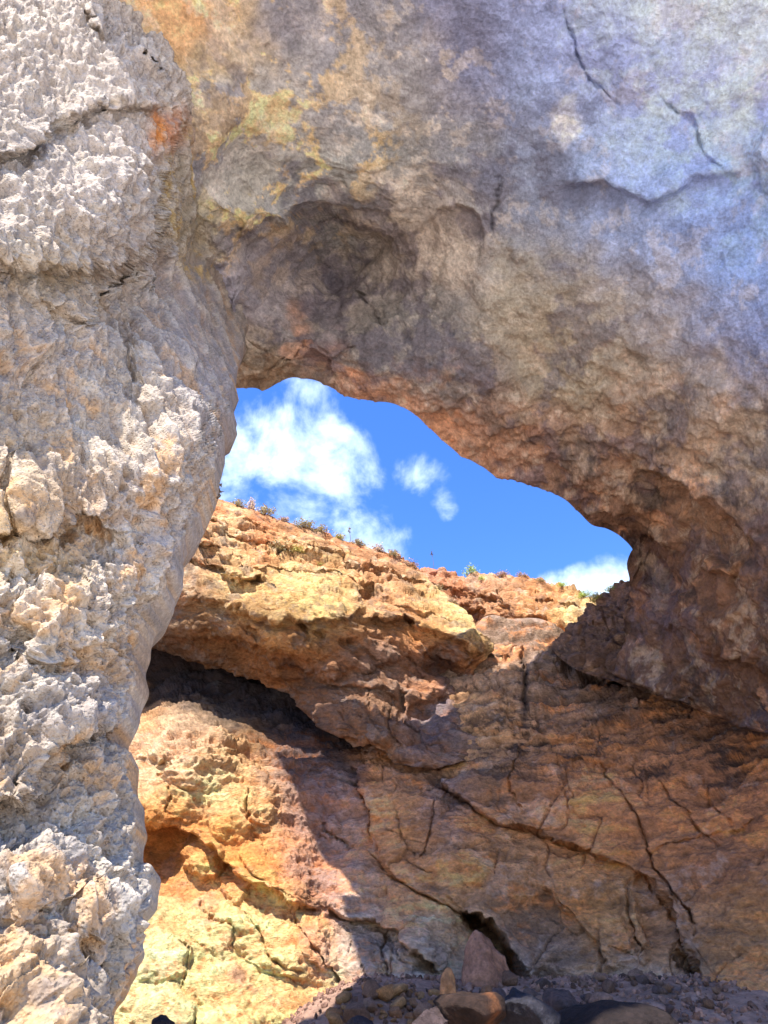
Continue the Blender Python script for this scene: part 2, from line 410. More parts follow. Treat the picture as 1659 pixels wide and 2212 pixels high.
def disp(p, x, y):
    top = ss(1300, 500, y)                  # streaky, higher up
    rot = p.copy()
    q = p.copy(); q[:, 0] = p[:, 0] + 0.25 * p[:, 2] * top; q[:, 2] = p[:, 2] * (1 - 0.45 * top)
    wv = np.stack([fbm(q, .25, 2, off=1), fbm(q, .25, 2, off=5), fbm(q, .25, 2, off=8)], 1) * .035
    q = q + wv
    sz = np.where(top > .5, 1.0, 1.0)
    a1, a2, c1 = worley(q, .21)
    b1, b2, c2 = worley(q, .10, 4.2)
    d1, d2, c3 = worley(q, .052, 7.7)
    pit = lambda f, w: ss(0.0, w, f)
    edge_ = ss(0, 70, np.interp(y, bt[:, 0], bt[:, 1]) - x)
    big = fbm(p, 1.1, 4, .5, 2.0) * .30 * (.35 + .65 * edge_)
    med = fbm(q, .30, 4, .5, 6.0, 1) * .08
    d = big + med * (.4 + .6 * edge_)
    sel = ss(-.15, .35, fbm(p, .8, 2, off=13))
    d = d + (ss(.10, .46, a1) - .75) * .085 * (.35 + .65 * sel)
    d = d + (ss(.10, .50, b1) - .75) * .056 * (1 - .45 * top) * (.5 + .5 * ss(-.3, .2, fbm(p, .5, 2, off=23)))
    d = d + (ss(.12, .50, d1) - .75) * .030 * (1 - .85 * top)
    d = d + fbm(q, .13, 3, .5, 3.3, 2) * .034
    d = d + (fbm(p, .24, 3, .5, 44, 1) - .35) * .05 + .03 * (c1 - .5)
    # honeycomb weathering low on the pillar
    hc = np.exp(-(((x - 230) / 90) ** 2 + ((y - 2000) / 45) ** 2))
    h1, h2, _ = worley(p * np.array([1, 1, 1.5]), .085, 2.2)
    d = d + hc * (-.06 * ss(.08, .35, h2 - h1))
    # smooth, shaded shoulder running up to the arch
    smooth = ss(250, 340, y) * ss(900, 760, y) * ss(345, 400, x)
    d2_ = big + fbm(q, .35, 5, .55, 6.0) * .16
    d = big + (d - big) * (.70 + .30 * ss(0, 20, np.interp(y, bt[:, 0], bt[:, 1]) - x))
    return d * (1 - .6 * smooth) + d2_ * .6 * smooth
def col(X, Y, P, wx, wy):
    w = (wx * 90, wy * 90)
    c = colormap(X, Y, [(80, 150, 150, (196, 184, 172)), (300, 30, 70, (172, 164, 160)), (60, 330, 60, (170, 160, 150)), (200, 420, 130, (192, 182, 174)), (350, 280, 30, (205, 130, 75)),
        (120, 600, 70, (178, 160, 128)), (400, 640, 60, (150, 145, 150)), (430, 380, 45, (156, 146, 122)), (480, 480, 50, (150, 140, 116)), (420, 500, 40, (164, 152, 124)), (510, 600, 45, (140, 130, 124)), (300, 620, 60, (155, 142, 132)), (440, 850, 60, (160, 155, 160)), (100, 750, 90, (190, 178, 168)), (250, 900, 120, (186, 174, 160)),
        (150, 1120, 60, (180, 148, 115)), (60, 1000, 80, (196, 176, 150)), (30, 1180, 50, (222, 190, 140)), (330, 1100, 70, (180, 172, 168)), (130, 1250, 60, (205, 175, 130)),
        (60, 1450, 110, (182, 172, 160)), (240, 1400, 50, (190, 160, 125)), (230, 1290, 60, (184, 176, 168)), (200, 1560, 70, (165, 160, 162)), (60, 1650, 70, (170, 150, 128)), (200, 1750, 100, (190, 178, 164)),
        (80, 1850, 110, (178, 170, 162)), (250, 1950, 60, (188, 182, 174)), (80, 2120, 60, (196, 166, 130)), (200, 2080, 60, (160, 158, 158)), (180, 2200, 70, (176, 166, 154))], w)
    p = P.reshape(-1, 3)
    n = fbm(p, .5, 5, .62, 21).reshape(X.shape)
    c = mixc3(c, (216, 172, 120), ss(.06, .22, n) * .65 * ss(500, 900, Y))
    n = fbm(p, .22, 4, .6, 31).reshape(X.shape)
    c = mixc3(c, (120, 122, 130), ss(.08, .32, n) * .5)
    n = fbm(p, .35, 4, .6, 41).reshape(X.shape)
    c = mixc3(c, (215, 208, 196), ss(.05, .35, n) * .5)
    c = mixc3(c, (222, 146, 72), ss(24, 8, np.hypot((X - 337 + wx * 25) * .9, (Y - 283 + wy * 20) * .42)) * .9)
    c = mixc3(c, (200, 172, 108), ss(640, 560, Y) * ss(240, 330, Y) * ss(330, 370, X) * ss(.0, .12, fbm(p, .8, 6, .7, 47).reshape(X.shape)) * .85)
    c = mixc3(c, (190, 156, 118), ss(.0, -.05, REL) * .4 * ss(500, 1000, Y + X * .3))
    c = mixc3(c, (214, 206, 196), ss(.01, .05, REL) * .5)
    return np.clip(c * np.array([.84, .805, .755]), 0, .74)
def pillar_back(e):
    out = []
    n = fbm(e, 1.2, 3).reshape(-1, 1)
    a1 = np.stack([np.minimum(e[:, 0] - .9, -2.6 - .12 * e[:, 2]), 6.9 - .3 * np.maximum(0, e[:, 2] - 10), e[:, 2]], 1)
    a2 = np.stack([-4.6 - .1 * e[:, 2], 6.6 - .35 * np.maximum(0, e[:, 2] - 10), e[:, 2]], 1)
    a3 = np.stack([-7.5 + 0 * e[:, 2], np.full(len(e), 5.0), e[:, 2]], 1)
    for a_ in (a1, a2, a3): a_[:, 2] = np.minimum(a_[:, 2], 12.5)
    for q in (e + np.array([-.04, .35, 0]), e + np.array([-.2, .7, 0]), e * .55 + a1 * .45 + np.array([-.2, .5, 0]), a1, a2, a3):
        out.append(q + n * np.array([.15, .3, .1]))
    return out
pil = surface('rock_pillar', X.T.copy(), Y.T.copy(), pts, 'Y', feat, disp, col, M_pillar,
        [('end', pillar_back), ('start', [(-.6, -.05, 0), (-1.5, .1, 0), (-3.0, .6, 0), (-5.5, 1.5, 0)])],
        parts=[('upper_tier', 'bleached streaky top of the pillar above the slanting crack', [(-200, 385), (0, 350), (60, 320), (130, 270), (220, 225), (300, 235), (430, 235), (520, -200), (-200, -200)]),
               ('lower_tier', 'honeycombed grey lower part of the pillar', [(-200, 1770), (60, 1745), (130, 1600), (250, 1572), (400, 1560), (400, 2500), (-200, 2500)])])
tag(pil, 'huge pale pitted limestone pillar, sunlit and honeycombed, filling the near side of the arch', 'rock pillar')

# ================================================================ rock arch overhead
B = [(450, 828), (475, 836), (497, 838), (519, 841), (540, 846), (565, 851), (591, 842), (623, 830), (641, 820), (667, 828), (687, 842), (711, 856), (751, 864), (767, 874), (803, 884), (831, 880),
     (863, 885), (887, 900), (919, 926), (960, 957), (995, 981), (1030, 996), (1050, 1003), (1075, 1020), (1110, 1029), (1150, 1050), (1180, 1057), (1210, 1067), (1235, 1088), (1255, 1118),
     (1270, 1143), (1305, 1146), (1330, 1163), (1341, 1193), (1350, 1223), (1350, 1253), (1347, 1300), (1325, 1380), (1312, 1455), (1345, 1466), (1405, 1484), (1455, 1513), (1530, 1553), (1600, 1572), (1690, 1590), (1800, 1640)]
Tm = [(430, 250), (497, 330), (641, 641), (863, 863), (1110, 1060), (1235, 1150), (1341, 1300), (1350, 1480)]
nB = int(2050 / PX)
bx, by = resample(B, nB)
s = np.linspace(0, 1, nB)
# foot of each rib line on the top/right side of the frame
tx, ty = resample([(170, -80), (560, -80), (860, -80), (1150, -80), (1450, -80), (1740, -80), (1740, 300), (1740, 700), (1740, 1000), (1740, 1300), (1740, 1480), (1760, 1560)], 400)
si = np.interp(s, [0, .20, .42, .56, .68, .75, .84, .93, 1], [0, .09, .30, .42, .50, .60, .80, .92, 1.0])
TX = np.interp(si, np.linspace(0, 1, 400), tx); TY = np.interp(si, np.linspace(0, 1, 400), ty)
k = 25; ker = np.ones(k) / k
TX = np.convolve(np.pad(TX, k // 2, mode='edge'), ker, 'valid'); TY = np.convolve(np.pad(TY, k // 2, mode='edge'), ker, 'valid')
nr = int(1000 / PX)
t = np.linspace(0, 1, nr)[:, None]
X = TX[None] * (1 - t) + bx[None] * t; Y = TY[None] * (1 - t) + by[None] * t
H = 'Z'
pts = [(170, -80, 12.3), (300, 780, 10.9), (420, 836, 10.8), (300, 500, 11.2), (300, -80, 12.6), (560, -80, 13.2), (860, -80, 13.4), (1300, -80, 12.8), (1740, -80, 12.0),
       (400, 200, 11.6), (700, 250, 12.8), (1000, 250, 13.0), (1350, 250, 12.2), (1700, 250, 11.0),
       (380, 450, 10.8), (470, 500, 11.2), (560, 420, 12.0), (780, 430, 12.6), (1000, 500, 12.4), (1300, 550, 11.4), (1600, 550, 10.2),
       (640, 600, 13.3), (720, 550, 14.2), (790, 580, 13.8), (850, 630, 12.9), (600, 500, 12.1), (540, 640, 11.8), (455, 660, 11.4), (520, 740, 11.3),
       (640, 740, 11.2), (760, 760, 11.2), (900, 760, 11.2), (1100, 800, 10.8), (1350, 850, 9.9), (1600, 850, 8.8),
       (430, 800, 11.2), (500, 838, 10.9), (565, 851, 10.9), (641, 820, 11.1), (751, 864, 10.7), (863, 885, 10.5), (995, 981, 10.2), (1110, 1029, 9.9), (1235, 1088, 9.4), (1305, 1146, 9.1), (1350, 1223, 8.6),
       (1500, 1100, 8.2), (1680, 1100, 7.2), (1350, 1330, 7.7), (1500, 1300, 6.6), (1680, 1350, 5.3), (1330, 1460, 6.6), (1405, 1484, 5.9), (1530, 1553, 4.8), (1690, 1590, 3.9), (1800, 1640, 3.2)]
def feat(x, y, P):
    f = crack(x, y, [(1212, 0), (1225, 50), (1245, 95), (1255, 140), (1275, 175), (1300, 205), (1340, 235)], 4, .10)
    f = f + crack(x, y, [(1420, 210), (1470, 250), (1500, 300), (1530, 350), (1560, 380)], 5, .11)
    f = f + crack(x, y, [(1085, 370), (1070, 420), (1062, 470), (1058, 520)], 4, .12)
    f = f + step(x, y, [(540, 560), (590, 520), (660, 490), (740, 475), (800, 500), (850, 540)], .5, 70, 9, 1)
    f = f + step(x, y, [(520, 720), (560, 640), (620, 560), (680, 510)], .55, 80, 12, 1)
    f = f + step(x, y, [(860, 560), (940, 480), (1010, 470), (1030, 520), (1025, 570)], .10, 50, 6, 1)
    f = f + step(x, y, [(740, 650), (775, 660), (810, 690), (840, 720)], -.22, 40, 4, 1) + crack(x, y, [(770, 640), (800, 680), (840, 712)], 5, .15)
    f = f + lobe(x, y, 790, 640, 18, 12, 0, -.25, 1)
    f = f + step(x, y, [(640, 720), (655, 740), (680, 745), (690, 780), (680, 810)], .18, 30, 4, 1) + crack(x, y, [(620, 800), (650, 775), (655, 745)], 4, .12)
    f = f + crack(x, y, [(720, 770), (740, 740), (770, 745)], 4, .12) + crack(x, y, [(560, 830), (590, 800), (640, 770)], 5, .1)
    f = f + lobe(x, y, 575, 800, 90, 55, -.2, .25, .8) + lobe(x, y, 1120, 545, 32, 30, 0, .14, .6)
    f = f + step(x, y, [(860, 890), (960, 890), (1060, 930), (1160, 940), (1260, 1030)], .12, 45, 8, 1)
    f = f + step(x, y, [(1800, 180), (1650, 250), (1600, 330), (1640, 400), (1720, 470)], .35, 60, 30, 1)
    f = f + step(x, y, [(1200, 420), (1300, 400), (1400, 440), (1480, 400), (1560, 380), (1600, 380)], .18, 60, 8, 1)
    f = f + step(x, y, [(1360, 1180), (1440, 1190), (1510, 1230), (1560, 1260)], .35, 70, 10, 1) + lobe(x, y, 1415, 1245, 55, 28, .5, -.35, 1)
    f = f + lobe(x, y, 1500, 1080, 120, 70, .5, .35, 1) + lobe(x, y, 1300, 1060, 120, 50, .6, .25, 1)
    f = f + step(x, y, [(1380, 1010), (1470, 1060), (1560, 1130), (1600, 1190)], .35, 70, 10, 1)
    f = f + step(x, y, [(1400, 1350), (1480, 1360), (1560, 1430), (1700, 1470)], .3, 60, 12, 1)
    # the ceiling rolls up into the outer edge
    return f
def disp(p, x, y):
    big = fbm(p, 4.0, 3, .5, 4) * .7
    med = fbm(p, 1.0, 5, .55, 8) * .24
    rough = .22 + .6 * ss(350, 950, y + (x - 829) * -.25) + .25 * ss(0.0, .4, fbm(p, 3, 2, off=17))
    fine = fbm(p, .30, 4, .6, 12) * (.11 + .12 * ss(700, 900, y)) * rough + (fbm(p, .9, 3, .5, 15, 1) - .3) * .13 * rough
    a1, a2, _ = worley(p + fbm(p, .5, 2)[:, None] * .3, .75, 3)
    ch = ss(0, .25, a2 - a1) * .04 * rough
    return big + med + fine + ch - .15
def col(X, Y, P, wx, wy):
    w = (wx * 130, wy * 130)
    c = colormap(X, Y, [(440, 30, 45, (188, 135, 85)), (530, 60, 50, (170, 140, 98)), (450, 120, 60, (158, 130, 88)), (450, 300, 70, (142, 132, 118)), (500, 420, 70, (150, 138, 116)), (560, 250, 80, (150, 136, 114)),
        (430, 520, 40, (180, 155, 95)), (700, 120, 110, (122, 114, 108)), (850, 180, 80, (138, 126, 112)), (1000, 100, 100, (108, 104, 116)), (930, 400, 90, (122, 114, 104)), (760, 420, 90, (124, 118, 104)),
        (1180, 150, 90, (126, 130, 148)), (1350, 100, 120, (150, 154, 178)), (1560, 150, 130, (168, 167, 195)), (1250, 300, 70, (140, 146, 158)), (1450, 350, 90, (140, 152, 178)), (1660, 325, 40, (140, 142, 168)),  # blue-grey points carry lens glare as rock colour
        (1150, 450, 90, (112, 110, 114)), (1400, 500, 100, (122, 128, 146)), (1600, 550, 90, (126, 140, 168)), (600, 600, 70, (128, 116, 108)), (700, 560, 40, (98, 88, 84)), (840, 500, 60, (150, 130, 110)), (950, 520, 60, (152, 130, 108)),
        (450, 640, 60, (134, 126, 126)), (760, 680, 70, (112, 98, 86)), (560, 780, 50, (112, 90, 68)), (670, 730, 28, (168, 118, 86)), (900, 700, 80, (108, 98, 88)), (950, 800, 80, (104, 92, 82)), (1150, 620, 60, (138, 122, 98)),
        (1300, 700, 110, (146, 128, 104)), (1200, 800, 90, (136, 118, 94)), (1500, 680, 80, (126, 120, 124)), (1620, 720, 60, (108, 106, 122)), (1450, 850, 90, (140, 122, 104)), (760, 850, 30, (160, 112, 82)), (880, 880, 35, (178, 126, 92)),
        (960, 930, 30, (184, 126, 88)), (1060, 930, 50, (148, 104, 76)), (1100, 1000, 45, (138, 98, 74)), (1060, 850, 50, (106, 90, 80)), (1200, 1000, 60, (120, 88, 68)), (1330, 1000, 80, (126, 92, 68)), (1250, 1110, 40, (92, 66, 54)),
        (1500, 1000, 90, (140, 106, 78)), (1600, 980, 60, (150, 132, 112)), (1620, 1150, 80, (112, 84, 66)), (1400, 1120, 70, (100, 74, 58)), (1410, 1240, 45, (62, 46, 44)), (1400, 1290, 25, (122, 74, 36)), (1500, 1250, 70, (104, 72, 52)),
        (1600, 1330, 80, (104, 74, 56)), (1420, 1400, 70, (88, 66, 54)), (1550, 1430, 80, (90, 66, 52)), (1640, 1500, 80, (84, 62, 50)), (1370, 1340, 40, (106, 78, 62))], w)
    p = P.reshape(-1, 3); sh = X.shape
    st = p * np.array([1, 1, 1.0])
    def R(x0, y0, rx, ry): return np.exp(-(((X - x0 + wx * 60) / rx) ** 2 + ((Y - y0 + wy * 60) / ry) ** 2))
    n = fbm(st, 1.0, 6, .68, 51).reshape(sh)
    ochre = np.clip(R(560, 120, 230, 330) + R(480, 430, 110, 160) + R(620, 430, 120, 60) + .8 * R(760, 330, 90, 60), 0, 1)
    c = mixc3(c, (204, 164, 102), ss(.03, .12, n + .03) * ochre * .75)
    n2 = fbm(st, .8, 6, .72, 61).reshape(sh)
    cream = np.clip(R(880, 200, 110, 130) + .7 * R(960, 480, 110, 60) + .5 * R(820, 430, 120, 50) + .4, 0, 1)
    c = mixc3(c, (192, 170, 144), ss(.07, .18, n2) * cream * .6)
    c = mixc3(c, (196, 186, 176), np.clip(ss(.3, .6, R(1200, 260, 36, 60) + .35 * R(1240, 250, 60, 80) + n * .4) * R(1215, 265, 75, 80), 0, 1) * .85)
    n3 = fbm(st, 1.5, 6, .66, 71).reshape(sh)
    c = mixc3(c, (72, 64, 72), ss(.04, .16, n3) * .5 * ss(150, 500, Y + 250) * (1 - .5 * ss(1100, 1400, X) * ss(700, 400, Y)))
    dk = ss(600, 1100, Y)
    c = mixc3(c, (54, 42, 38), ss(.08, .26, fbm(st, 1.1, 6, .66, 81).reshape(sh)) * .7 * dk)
    c = mixc3(c, (188, 136, 98), ss(.14, .36, fbm(st, .9, 6, .66, 91).reshape(sh)) * .45 * dk)
    flare_zone = ss(600, 1250, X) * ss(1000, 450, Y)  # upper-right area where bluish lens glare is painted into the rock colour
    c = c * (1 + flare_zone[..., None] * np.array([-.12, -.10, -.04])) * np.array([.90, 1.01, 1.16])
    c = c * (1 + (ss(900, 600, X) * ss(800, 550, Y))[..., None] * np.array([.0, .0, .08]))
    fleck = fbm(st * np.array([1, 1, .7]), .30, 6, .78, 141).reshape(sh)
    c = c * (1 + .42 * np.clip(fleck * 2.2, -.6, .8) * (1 - .6 * flare_zone))[..., None]
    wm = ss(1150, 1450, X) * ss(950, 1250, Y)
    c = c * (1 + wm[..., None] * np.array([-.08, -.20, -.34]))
    return np.clip(c * 2.05, 0, .80)
def arch_sun_block(e):
    # unseen sheet rising from the arch lip, shaped to cast the wall's shadow edge
    k = ss(4.6, 5.4, e[:, 0])
    xt = e[:, 0] + np.interp(e[:, 0], [-4.6, -3.4, -1, 3], [-3.2, -4.1, -1.8, 0])
    zt = np.interp(xt, [-7.5, -7, -6, -4.5, -3, -2.4, -1.7, 0, 3], [21.3, 21.3, 21.4, 21.6, 23.1, 23.7, 23.9, 26, 28])
    T = np.stack([xt, e[:, 1] * (1 - k) + (e[:, 1] + 2.5) * k - .6 * (1 - k), zt], 1)
    n = fbm(e, 2.0, 4).reshape(-1, 1)
    rows = [e + np.array([0, .10, .10]) + k[:, None] * np.array([.1, .25, 0])]
    for f in (.04, .1, .2, .35, .55, .8, 1.0):
        q = e * (1 - f) + T * f + k[:, None] * np.array([.3, 1.8 * min(1, f * 8) * (1 - f), 0]) + n * np.array([.3, .8, .4]) * min(1, f * 4)
        q[:, 1] += .12
        q[:, 0] += k * ((q[:, 1] - e[:, 1]) * e[:, 0] / e[:, 1] * 1.5 + .8 * min(1, f * 5))
        rows.append(q)
    for dy, xl in ((-1.2, -6.8), (-2.6, -6.1), (-6.5, -4.5)):
        q = T + np.array([0, dy, .2]); q[:, 0] = np.maximum(q[:, 0], xl); rows.append(q)
    return [left_end(q) for q in rows]
def left_end(q):                            # unseen left edge, trimmed to let sun onto the lower-left wall
    lim = np.interp(q[:, 2], [12, 12.7, 14, 16, 17, 18, 22], [-3.8, -3.65, -4.3, -5.8, -6.7, -7.4, -7.9])
    lim = lim + fbm(q + 7.0, 1.3, 4, .6).reshape(-1) * .9
    q = q.copy(); q[:, 0] = np.maximum(q[:, 0], lim); return q
def arch_rear(e):
    offs = [(.0, -.6, -.1), (.2, -1.4, .1), (.5, -2.6, 1.2), (.8, -2.6, 3.2), (.8, -1.5, 4.2), (.5, 2.0, 4.6)]
    n = fbm(e, 2.0, 3).reshape(-1, 1) * np.array([.1, .3, .4])
    return [left_end(e + np.array(o) + n * min(1, k)) for k, o in enumerate(offs)]
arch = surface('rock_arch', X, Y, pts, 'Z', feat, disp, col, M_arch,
        [('end', arch_sun_block), ('start', arch_rear)])
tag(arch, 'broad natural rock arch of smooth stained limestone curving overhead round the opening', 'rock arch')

# ================================================================ far cliff with overhanging brow
sky_l = [(150, 985), (300, 1020), (375, 1050), (430, 1062), (455, 1072), (480, 1080), (505, 1090), (530, 1095), (560, 1108), (600, 1122), (640, 1134), (680, 1146), (720, 1158), (760, 1170), (800, 1184), (830, 1194), (860, 1206), (890, 1218), (905, 1232),
         (925, 1250), (950, 1275), (975, 1292), (1000, 1308), (1020, 1335), (1030, 1358), (1045, 1372), (1062, 1392)]
bot_l = [(150, 1370), (300, 1392), (380, 1415), (480, 1440), (560, 1470), (620, 1500), (660, 1540), (690, 1572), (740, 1598), (760, 1618), (800, 1612), (830, 1626), (850, 1648), (880, 1655), (940, 1660), (1000, 1646), (1035, 1636), (1046, 1610), (1030, 1560), (1000, 1500), (1010, 1460), (1040, 1425), (1062, 1398)]
n1 = int(1080 / PX)
s = np.linspace(0, 1, n1)
ax, ay = resample(sky_l, 800); cx_, cy_ = resample(bot_l, 800)
# pair the edges by x so the ribs stay near vertical
so = np.interp(s, [0, .80, 1], [0, .82, 1])
tx = np.interp(s, np.linspace(0, 1, 800), ax); ty = np.interp(s, np.linspace(0, 1, 800), ay)
sb = np.interp(s, [0, .35, .6, .80, .92, 1], [0, .27, .46, .66, .82, 1])
bx = np.interp(sb, np.linspace(0, 1, 800), cx_); by = np.interp(sb, np.linspace(0, 1, 800), cy_)
nr = int(440 / PX * 1.15); t = np.linspace(0, 1, nr)[:, None]
X = tx[None] * (1 - t) + bx[None] * t; Y = ty[None] * (1 - t) + by[None] * t
pts = [(150, 985, 19.5), (430, 1062, 19.8), (640, 1134, 20.3), (800, 1184, 20.8), (905, 1232, 21.2), (1000, 1308, 20.0), (1062, 1395, 18.8),
       (300, 1150, 18.6), (430, 1170, 18.4), (600, 1200, 18.8), (800, 1260, 19.2), (900, 1300, 19.2),
       (300, 1230, 17.8), (430, 1240, 17.6), (560, 1300, 17.0), (700, 1330, 17.0), (760, 1335, 17.0), (830, 1350, 17.8), (920, 1380, 17.9), (1000, 1410, 17.9), (1040, 1390, 18.3),
       (250, 1310, 17.4), (450, 1360, 17.7), (600, 1420, 17.8), (700, 1430, 17.7), (800, 1430, 18.0), (900, 1440, 18.6), (970, 1470, 19.2), (1010, 1450, 19.0),
       (150, 1370, 19.0), (300, 1392, 19.4), (480, 1440, 19.3), (620, 1500, 18.8), (690, 1572, 17.9), (800, 1540, 17.5), (800, 1612, 17.3), (900, 1560, 17.7), (940, 1660, 17.2), (1035, 1636, 17.6), (1030, 1560, 18.2)]
def feat(x, y, P):
    f = step(x, y, [(370, 1150), (420, 1155), (470, 1190), (480, 1215)], .5, 30, 5, 1)
    f = f + lobe(x, y, 420, 1185, 48, 26, .2, -.7, 1)
    f = f + step(x, y, [(375, 1205), (440, 1215), (500, 1245), (570, 1262)], -.55, 40, 4, -1) * 1
    f = f + step(x, y, [(390, 1135), (460, 1140), (540, 1170), (620, 1195), (700, 1215)], .25, 30, 4, 1)
    f = f + step(x, y, [(500, 1130), (600, 1165), (700, 1200), (800, 1235), (900, 1255), (960, 1295)], .25, 30, 5, 1)
    f = f + step(x, y, [(500, 1215), (600, 1225), (700, 1240), (800, 1275), (900, 1320), (1000, 1345)], .25, 35, 5, 1)
    f = f + step(x, y, [(330, 1290), (480, 1300), (560, 1330), (640, 1345), (765, 1340)], .35, 40, 8, 1)
    f = f + step(x, y, [(765, 1340), (780, 1290), (790, 1260)], .3, 40, 5, 1)
    f = f + step(x, y, [(790, 1330), (880, 1340), (960, 1375), (1040, 1408)], .6, 40, 6, 1)
    f = f + step(x, y, [(380, 1370), (500, 1385), (620, 1430), (700, 1460), (800, 1440), (870, 1410)], .25, 45, 7, 1)
    f = f + step(x, y, [(700, 1470), (760, 1480), (830, 1500), (930, 1508), (965, 1515)], .25, 30, 4, 1)
    f = f + step(x, y, [(875, 1500), (880, 1560), (905, 1590), (930, 1615)], .35, 50, 4, 1) * np.where(x > 860, 1, .4)
    f = f + lobe(x, y, 920, 1555, 50, 45, .1, -.55, .7)
    f = f + lobe(x, y, 955, 1440, 50, 40, .6, -.75, .8)
    f = f + lobe(x, y, 790, 1570, 110, 42, .15, .35, .6) + lobe(x, y, 930, 1630, 90, 26, .05, .3, .6)
    f = f + crack(x, y, [(860, 1410), (900, 1450), (930, 1480)], 3, .2) + crack(x, y, [(840, 1500), (845, 1550), (860, 1600), (870, 1620)], 3, .22)
    f = f + crack(x, y, [(795, 1480), (800, 1530), (800, 1560)], 2.5, .15) + crack(x, y, [(820, 1450), (800, 1420), (780, 1400)], 3, .15)
    for a in ((545, 1370, 22, 12), (760, 1395, 26, 14), (650, 1360, 22, 12), (880, 1340, 24, 10), (690, 1370, 18, 10)):
        f = f + lobe(x, y, *a, .3, -.3, 1)
    return f
def bed(p, off=0.0, sc=.42):
    w = p[:, 2] + .22 * p[:, 0] + fbm(p, 1.6, 3, off=off) * .35
    q = np.stack([p[:, 0] * .30 + p[:, 1] * .2 + w * .37, p[:, 1] * .3 - p[:, 0] * .2 - w * .31, w * .9], 1)
    return fbm(q, sc, 4, .6, off + 3.0)
def disp(p, x, y):
    up = ss(1330, 1180, y + (600 - x) * .15)
    under = 1 - up
    tl = p + np.array([0, 0, .22]) * p[:, :1]
    a1, a2, c1 = worley(tl * np.array([.7, .7, 1.9]) + fbm(p, .8, 2)[:, None] * .3, .75)
    b1, b2, c2 = worley(tl * np.array([.75, .75, 1.7]) + fbm(p, .3, 2)[:, None] * .12, .34, 3)
    rim = .35 + .65 * ss(0, 40, y - np.interp(x, [u[0] for u in sky_l], [u[1] for u in sky_l]))
    d = (fbm(p, 2.6, 4, .5, 1) * .5 + bed(p) * .38) * rim
    d = d + up * rim * ((c1 - .5) * .20 + ss(0, .2, a2 - a1) * .09 + (c2 - .5) * .05 + bed(p, 3, .13) * .13)
    d = d + under * (fbm(p, .5, 5, .6, 7) * .22 + ss(0, .12, a2 - a1) * .04)
    d = d + fbm(tl * np.array([.6, .6, 1.3]), .25, 4, .6, 11) * .055
    return d
def col(X, Y, P, wx, wy):
    w = (wx * 60, wy * 60)
    c = colormap(X, Y, [(430, 1090, 35, (212, 150, 105)), (560, 1140, 45, (214, 152, 108)), (700, 1190, 50, (205, 152, 112)), (820, 1230, 50, (200, 146, 106)), (480, 1160, 35, (226, 196, 148)), (550, 1200, 40, (212, 160, 110)),
        (440, 1190, 30, (150, 108, 74)), (520, 1240, 35, (230, 204, 146)), (660, 1230, 50, (204, 176, 128)), (700, 1280, 45, (224, 202, 134)), (620, 1290, 45, (214, 184, 122)), (400, 1250, 40, (176, 150, 122)), (540, 1300, 40, (190, 150, 100)),
        (840, 1290, 45, (192, 156, 116)), (940, 1310, 40, (216, 184, 128)), (1000, 1345, 30, (232, 208, 150)), (1045, 1390, 20, (206, 176, 128)),
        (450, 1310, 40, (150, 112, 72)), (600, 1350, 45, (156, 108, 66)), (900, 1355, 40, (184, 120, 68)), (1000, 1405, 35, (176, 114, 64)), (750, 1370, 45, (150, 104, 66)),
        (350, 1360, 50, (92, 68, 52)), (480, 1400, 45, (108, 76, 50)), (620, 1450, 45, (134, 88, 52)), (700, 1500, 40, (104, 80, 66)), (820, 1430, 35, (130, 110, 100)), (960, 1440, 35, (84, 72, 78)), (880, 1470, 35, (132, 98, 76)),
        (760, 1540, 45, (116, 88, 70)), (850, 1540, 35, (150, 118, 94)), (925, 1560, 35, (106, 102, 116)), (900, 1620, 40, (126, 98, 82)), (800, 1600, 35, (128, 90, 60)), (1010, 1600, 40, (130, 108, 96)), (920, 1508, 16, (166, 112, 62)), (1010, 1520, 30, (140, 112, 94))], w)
    p = P.reshape(-1, 3); sh = X.shape
    n = bed(p, 5, .5).reshape(sh)
    c = c * (1 + n[..., None] * .8)
    n = fbm(p, .9, 6, .66, 51).reshape(sh)
    c = mixc3(c, (208, 132, 84), ss(.04, .26, n) * .6 * ss(1400, 1150, Y))
    n = fbm(p, .7, 6, .66, 61).reshape(sh)
    c = mixc3(c, (228, 214, 184), ss(.06, .28, n) * .5 * ss(1400, 1200, Y))
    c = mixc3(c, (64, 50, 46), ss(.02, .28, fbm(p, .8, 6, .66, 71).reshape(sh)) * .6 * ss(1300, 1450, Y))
    c = mixc3(c, (118, 108, 102), ss(.08, .2, fbm(p, .6, 5, .7, 76).reshape(sh)) * .5)
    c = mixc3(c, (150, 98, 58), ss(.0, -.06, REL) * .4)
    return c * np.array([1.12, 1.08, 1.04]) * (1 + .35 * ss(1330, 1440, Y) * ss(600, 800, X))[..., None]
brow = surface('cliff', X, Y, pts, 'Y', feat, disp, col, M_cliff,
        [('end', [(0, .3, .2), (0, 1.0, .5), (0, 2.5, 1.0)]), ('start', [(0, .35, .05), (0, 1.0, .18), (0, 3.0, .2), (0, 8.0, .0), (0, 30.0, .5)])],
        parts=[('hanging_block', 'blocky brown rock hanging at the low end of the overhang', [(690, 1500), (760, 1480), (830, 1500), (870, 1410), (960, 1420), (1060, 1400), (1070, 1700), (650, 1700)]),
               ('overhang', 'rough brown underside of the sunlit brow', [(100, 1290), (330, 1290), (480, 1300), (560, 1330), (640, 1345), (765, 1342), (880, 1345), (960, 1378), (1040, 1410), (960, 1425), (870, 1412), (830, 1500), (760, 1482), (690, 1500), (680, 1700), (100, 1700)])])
tag(brow, kind='structure')

